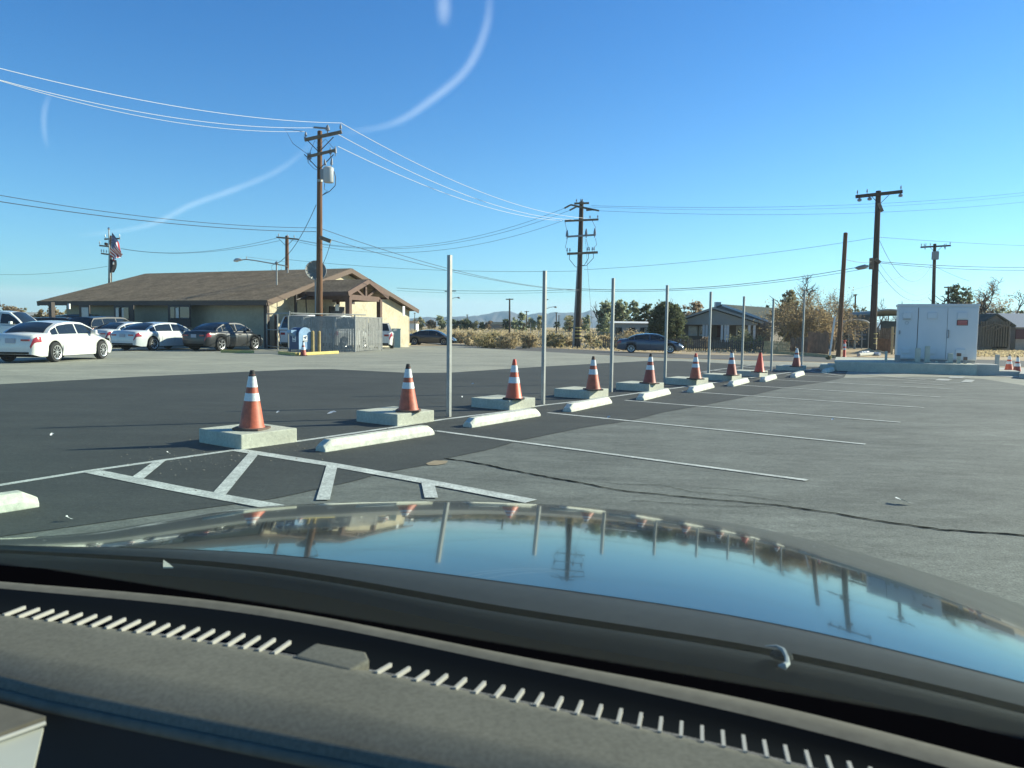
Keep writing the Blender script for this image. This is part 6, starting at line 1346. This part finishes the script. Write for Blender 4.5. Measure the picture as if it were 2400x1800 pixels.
# twigs and dead grass by the street edge
P = []
for _ in range(2600):
    D = rng.uniform(60, 78); x = rng.uniform(1030, 1800); b_ = gd(x, D)
    if at(x, 800).y < 0: continue
    P.append((b_.x, b_.y, b_.z+.05))
for _ in range(1500):
    x = rng.uniform(2290, 2400); D = rng.uniform(58, 76); b_ = gd(x, D); P.append((b_.x, b_.y, b_.z+.05))
P = np.array(P); fr = np.array([0.0]*len(P))
keep = []
rf_ = sorted(r_far)
for p_ in P:
    yy = np.interp(p_[0], [q[0] for q in rf_], [q[1] for q in rf_]); keep.append(p_[1] > yy+.6)
P = P[np.array(keep)]; nr = rng.normal(size=P.shape)*np.array([1, 1, .4]); nr /= np.linalg.norm(nr, axis=1)[:, None]
V = quads('dry_grass', P, nr, .09, M['scrub'], None, rng, 1.6); V['kind'] = 'stuff'

# ------------------------------------------------------------------ the car the picture is taken from
own = thing('car', 'the car in the foreground: glossy dark hood, black cowl and dusty grey dashboard', 'car', (0, 1.2, 0))
hood = mat('dark_clearcoat_paint', (0.010, 0.012, 0.013), 0.085, coat=0.4, spec=0.5, var=.25, vs=7, var2=.5, vs2=220); hood.node_tree.nodes['Principled BSDF'].inputs['IOR'].default_value = 1.5
hood.node_tree.nodes['Principled BSDF'].inputs['Coat Roughness'].default_value = 0.012; hood.node_tree.nodes['Principled BSDF'].inputs['Coat IOR'].default_value = 1.45
XF = np.array([-400, -150, 0, 200, 400, 600, 800, 1050, 1300, 1500, 1750, 1950, 2170, 2400, 2700])
YF = np.array([1310, 1292, 1275, 1253, 1217, 1189, 1178, 1174, 1182, 1199, 1233, 1279, 1342, 1421, 1545])
XR = np.array([-400, 0, 600, 1200, 1800, 2400, 2700]); YR = np.array([1262, 1277, 1296, 1366, 1458, 1599, 1685.])
def smooth_interp(x, X, Y):   # Catmull-Rom through the control points
    X = list(X); Y = list(Y); i = max(0, min(len(X)-2, int(np.searchsorted(X, x))-1)); t = (x-X[i])/(X[i+1]-X[i])
    m_ = lambda k: (Y[min(k+1, len(Y)-1)]-Y[max(k-1, 0)])/(X[min(k+1, len(X)-1)]-X[max(k-1, 0)])
    h = X[i+1]-X[i]; return (2*t**3-3*t**2+1)*Y[i]+(t**3-2*t**2+t)*h*m_(i)+(-2*t**3+3*t**2)*Y[i+1]+(t**3-t**2)*h*m_(i+1)
ZR, ZF = 1.00, 0.872
RK = []
def hoodp(u, v):
    x = -380+u*3060; yf, yr = smooth_interp(x, XF, YF), smooth_interp(x, XR, YR)
    if yf > yr-2: yf = yr-2
    a_, b_ = atz(x, yr, ZR), atz(x, yf, ZF)
    if v <= 1:
        z = ZR-(ZR-ZF)*(0.62*v+0.38*v*v); P = a_.lerp(b_, v); P.z = z; return P
    k = v-1; d = Vector((b_.x, b_.y, 0)).normalized(); return b_+d*(.22*math.sin(k*1.4))-Z*(.05*k+.30*k*k)
mb = MB(); NU, NV = 110, 46
mb.add([hoodp(i/NU, j/NV*1.0 if j <= 36 else 0) if False else hoodp(i/NU, (j/36) if j <= 36 else 1+(j-36)/10) for j in range(NV+1) for i in range(NU+1)], [(j*(NU+1)+i, j*(NU+1)+i+1, (j+1)*(NU+1)+i+1, (j+1)*(NU+1)+i) for j in range(NV) for i in range(NU)])
part('hood', mb, hood, own, 80)
def band(name, top, bot, zt4, zb4, mt_, rows=4, bulge=0.0, smooth=60, parent=None, under=None, x0=-380, x1=2680):
    XX = [-400, 0, 600, 1200, 1800, 2400, 2700]; mb = MB()
    def fn(u, v):
        x = x0+u*(x1-x0); a_, b_ = atz(x, smooth_interp(x, XX, top), zt4), atz(x, smooth_interp(x, XX, bot), zb4); P = a_.lerp(b_, v); P.z += bulge*math.sin(math.pi*v); return P
    mb.grid(fn, 80, rows); return part(name, mb, mt_, parent or own, smooth)
cowlm = mat('dark_cowl_plastic', (0.004, 0.007, 0.010), 0.8, spec=0.15, var=0.3, vs=12); lipm = mat('grey_hood_lip', (0.028, 0.030, 0.028), 0.6, var=.12, vs=5, var2=.12, vs2=60)  # lip is a plain dark grey band with slight random variation
T0 = [1262, 1277, 1296, 1366, 1458, 1599, 1685]
T1 = [1272, 1288, 1326, 1424, 1520, 1655, 1745]
T2 = [1276, 1296, 1340, 1440, 1535, 1672, 1765]
T3 = [1300, 1325, 1371, 1489, 1594, 1735, 1820]
T4 = [1337, 1364, 1421, 1535, 1650, 1802, 1890]
T5 = [1350, 1379, 1441, 1558, 1688, 1850, 1945]
T6 = [1372, 1410, 1490, 1606, 1738, 1905, 2000]
T7 = [1392, 1436, 1519, 1637, 1771, 1940, 2040]
band('hood_lip', T0, T1, .999, .992, lipm, bulge=.003); band('hood_gap', T1, T2, .990, .975, M['well']); band('cowl', T2, T3, .985, .975, cowlm, bulge=.008)
band('windshield_frit', T3, T4, .99, 1.0, mat('black_ceramic_band', (0.0015, 0.0015, 0.002), 1.0, spec=0)); trimm = mat('grey_dash_trim', (0.110, 0.108, 0.085), .85, spec=.15, var=.1, vs2=60, var2=.12)
band('dash_front_trim', T4, T5, 1.015, 1.02, trimm, bulge=.004); band('vent_channel', T5, T7, .995, .985, mat('vent_dark', (0.005, 0.008, 0.011), 1.0, spec=.05), bulge=-.004)
# washer nozzles
for (x, y, w_, lab) in ((388, 1324, .005, None), (1832, 1536, .009, None)):
    c = atz(x, y+3, .995); b = MB(); b.lathe(c, [(w_*1.5, 0), (w_*1.3, .004), (w_*.5, .006)], 12); nzz = part('washer_nozzle', b, cowlm, own, 50)
    c2 = atz(x+(14 if x > 1000 else 6), y+6, 1.0); b = MB()
    if x > 1000: b.tube([atz(x+dx, y+dy, 1.003) for dx, dy in ((-38, -22), (-12, -22), (4, -12), (12, 4), (14, 20), (6, 26), (-8, 24))], [.0006, .0015, .003, .0025, .003, .004, .001], 6)
    else: b.prism([atz(x-5, y-9, 1.000), atz(x+3, y-4, 1.000), atz(x+18, y+8, 1.000), atz(x-6, y+8, 1.000)], Z*.002)
    part('nozzle_tip', b, M['grey'] if x > 1000 else M['concs'], nzz)
# dashboard top
dashm = mat('dusty_grey_dash', (0.118, 0.120, 0.096), .9, spec=.12, var=.10, vs=6, var2=.14, vs2=220, bump=.05, bs=700)
DT = T7; XX = [-400, 0, 600, 1200, 1800, 2400, 2700]; DBX = [-400, 0, 108, 597, 1200, 1800, 2700]; DBY = [1560, 1664, 1694, 1800, 1925, 2050, 2230.]
mb = MB()
def dfn(u, v):
    x = -380+u*3060; a_, b_ = atz(x, smooth_interp(x, XX, DT), 1.03), atz(x, smooth_interp(x, DBX, DBY), 1.000)
    P = a_.lerp(b_, v); P.z = 1.03+.006*math.sin(min(1, v*6)*math.pi/2)-.002-.030*max(0, v-.62)**1.5*2.5; 
    if v > .9: P.z += .010*math.sin((v-.9)/.1*math.pi)
    return P
mb.grid(dfn, 90, 30); part('dashboard', mb, dashm, own, 60)
# rolled near edge and dark face below
mb = MB(); mb.tube([dfn(u, 1.0) + Z*.0 for u in np.linspace(.10, 1, 50)], .0055, 10); part('dash_edge', mb, trimm, own, 70)
mb = MB(); mb.grid(lambda u, v: dfn(u, 1.0)+Vector((dfn(u, 1).x, dfn(u, 1).y, 0)).normalized()*(-.012*v)-Z*(.004+.35*v), 60, 4); part('dash_face', mb, mat('dark_dash_face', (0.010, 0.012, 0.014), .8), own, 60)
# instrument hood piece at the lower left
zz = 1.012
mb = MB(); mb.prism([atz(-80, 1640, zz), atz(0, 1664, zz), atz(108, 1693, zz), atz(0, 1733, zz), atz(-80, 1762, zz)], Z*.006); part('corner_trim', mb, trimm, own)
mb = MB(); mb.tube([atz(-80, 1762, zz+.006), atz(0, 1733, zz+.006), atz(106, 1695, zz+.006)], .0022, 8); part('corner_bead', mb, mat('pale_bead', (.30, .31, .27), .6), own, 70)
mb = MB(); mb.prism([atz(-80, 1776, zz), atz(0, 1747, zz), atz(102, 1712, zz), atz(80, 1805, zz), atz(58, 1900, zz), atz(-80, 1900, zz)], Z*.003); part('silver_panel', mb, mat('silver_trim', (.40, .42, .34), .5, var=.08, vs=8), own)
# defroster slats
slm = mat('slat_plastic', (0.30, 0.30, 0.26), .7); mb = MB()
st_px = []
for k in range(21): st_px.append((-5+k*31.6+k*k*.10, 0))
def slat(xb, yb, xt, yt, th_=.0015, hh=.004):
    a_, b_ = atz(xb, yb, 1.034), atz(xt, yt, 1.030); d = (b_-a_).normalized(); s = Vector((-d.y, d.x, 0)).normalized()*th_
    mb.prism([a_-s, a_+s, b_+s, b_-s], -Z*hh)
tI = lambda x: smooth_interp(x, XX, T7)
n = 0
xs_ = []
x = 8.0
while x < 668: xs_.append(x); x += 33.6+x*.0052
for x in xs_: 
    dx = 50-x*.018; slat(x, tI(x)+2, x+dx, tI(x)-(17+x*.0125)+dx*.0, )
part('vent_slats', mb, slm, own); mb = MB()
x = 882.0
while x < 2450:
    f_ = (x-880)/1020; dx = 34-46*f_; slat(x, tI(x)+2, x+dx, tI(x)+ (-25-12*f_)+dx*.22); x += 45.5+6.5*f_
part('vent_slats', mb, slm, own)
# sensor lid between the slats
mb = MB(); q = [atz(688, 1538, 1.034), atz(740, 1506, 1.036), atz(858, 1527, 1.036), atz(866, 1544, 1.036), atz(820, 1571, 1.034)]; mb.prism(q, -Z*.014); part('sensor_lid', mb, dashm, own, bevel=.003)
# windshield: clear pane with a few thin pale translucent streaks
gL, gR, p0 = atz(0, 1350, .995), atz(2400, 1775, .995), atz(1200, 1516, .995)
gx = (gR-gL).normalized(); gf = Vector((-gx.y, gx.x, 0)); pn = gf*math.sin(rad(36))+Z*math.cos(rad(36))
wm_ = bpy.data.materials.new('dusty_clear_glass'); wm_.use_nodes = True; t = wm_.node_tree; t.nodes.clear(); a_ = t.nodes.new('ShaderNodeOutputMaterial')
sc_ = t.nodes.new('ShaderNodeVolumeScatter'); sc_.inputs['Color'].default_value = (.93, 1, .97, 1); sc_.inputs['Density'].default_value = 1.5; sc_.inputs['Anisotropy'].default_value = .35
ab_ = t.nodes.new('ShaderNodeVolumeAbsorption'); ab_.inputs['Color'].default_value = (.25, 1, .55, 1); ab_.inputs['Density'].default_value = 9.0
ad_ = t.nodes.new('ShaderNodeAddShader'); t.links.new(sc_.outputs[0], ad_.inputs[0]); t.links.new(ab_.outputs[0], ad_.inputs[1]); t.links.new(ad_.outputs[0], a_.inputs['Volume'])
dn = -gf*math.cos(rad(36))+Z*math.sin(rad(36)); mb = MB(); mb.prism([p0-gx*1.5-dn*.03, p0+gx*1.1-dn*.03, p0+gx*1.0+dn*1.1, p0-gx*1.35+dn*1.1], pn*.005); part('windshield', mb, wm_, own)
def streakmat(name, a0_, col=(.9, .95, 1)):
    m_ = bpy.data.materials.new(name); m_.use_nodes = True; t = m_.node_tree; t.nodes.clear(); o_ = t.nodes.new('ShaderNodeOutputMaterial'); mx = t.nodes.new('ShaderNodeMixShader'); tr = t.nodes.new('ShaderNodeBsdfTransparent'); tl = t.nodes.new('ShaderNodeBsdfTranslucent'); tl.inputs[0].default_value = (*col, 1)
    uv = t.nodes.new('ShaderNodeUVMap'); sp_ = t.nodes.new('ShaderNodeSeparateXYZ'); t.links.new(uv.outputs[0], sp_.inputs[0])
    def mm(op, a, b=0.0):
        n_ = t.nodes.new('ShaderNodeMath'); n_.operation = op; n_.use_clamp = False
        for i, v in enumerate((a, b)):
            if isinstance(v, (int, float)): n_.inputs[i].default_value = v
            else: t.links.new(v, n_.inputs[i])
        return n_.outputs[0]
    edge = mm('SINE', mm('MULTIPLY', sp_.outputs['Y'], math.pi)); ends_ = mm('SINE', mm('MULTIPLY', sp_.outputs['X'], math.pi)); e2 = mm('POWER', mm('MAXIMUM', ends_, 0.0), .6)
    nz_ = t.nodes.new('ShaderNodeTexNoise'); nz_.inputs['Scale'].default_value = 60; tcx = t.nodes.new('ShaderNodeTexCoord'); t.links.new(tcx.outputs['Object'], nz_.inputs['Vector'])
    f_ = mm('MULTIPLY', mm('MULTIPLY', mm('MULTIPLY', mm('MAXIMUM', edge, 0.0), e2), a0_), mm('ADD', nz_.outputs['Fac'], .5))
    t.links.new(f_, mx.inputs[0]); t.links.new(tr.outputs[0], mx.inputs[1]); t.links.new(tl.outputs[0], mx.inputs[2]); t.links.new(mx.outputs[0], o_.inputs[0]); return m_
def pale_streak(pts, w0_, a0_, seg=40):
    Xs = np.linspace(0, len(pts)-1, seg+1); K = list(range(len(pts))); P = []
    for s_ in Xs: P.append(onplane(smooth_interp(s_, K, [p[0] for p in pts]), smooth_interp(s_, K, [p[1] for p in pts]), p0-pn*.002, pn))
    vs = []; uvs = []
    for i, p_ in enumerate(P):
        d = (P[min(i+1, seg)]-P[max(i-1, 0)]).normalized(); s = d.cross(pn).normalized()*w0_*.5*(.55+.45*math.sin(math.pi*i/seg)); vs += [p_-s, p_+s]; uvs += [(i/seg, 0), (i/seg, 1)]
    mb = MB().add(vs, [(2*i, 2*i+1, 2*i+3, 2*i+2) for i in range(seg)])
    o_ = part('windshield_streak', mb, streakmat('streak_film', a0_), own); me = o_.data; ul = me.uv_layers.new(name='UVMap')
    for lp in me.loops: ul.data[lp.index].uv = uvs[lp.vertex_index]
pale_streak([(1150, -40), (1140, 60), (1095, 160), (1010, 235), (920, 290), (800, 313)], .0026, .16)
pale_streak([(740, 330), (660, 395), (560, 440), (450, 480), (370, 520), (290, 540), (180, 553)], .0024, .14)
pale_streak([(118, 215), (104, 260), (104, 310), (112, 350)], .0018, .10, 14)
pale_streak([(1042, -30), (1040, 20), (1040, 62)], .0045, .15, 10)
# ------------------------------------------------------------------ air
hz = MB(); hz.cube(-9500, 9500, -400, 9800, -3, 260)
hm = bpy.data.materials.new('air_haze'); hm.use_nodes = True; t = hm.node_tree; t.nodes.clear(); o_ = t.nodes.new('ShaderNodeOutputMaterial'); v_ = t.nodes.new('ShaderNodeVolumePrincipled'); v_.inputs['Color'].default_value = (.55, .80, 1.0, 1); v_.inputs['Density'].default_value = 9e-5; v_.inputs['Anisotropy'].default_value = .3
t.links.new(v_.outputs[0], o_.inputs['Volume'])
HAZE = part('haze', hz, hm); HAZE['kind'] = 'stuff'; HAZE['label'] = 'thin bluish air haze'
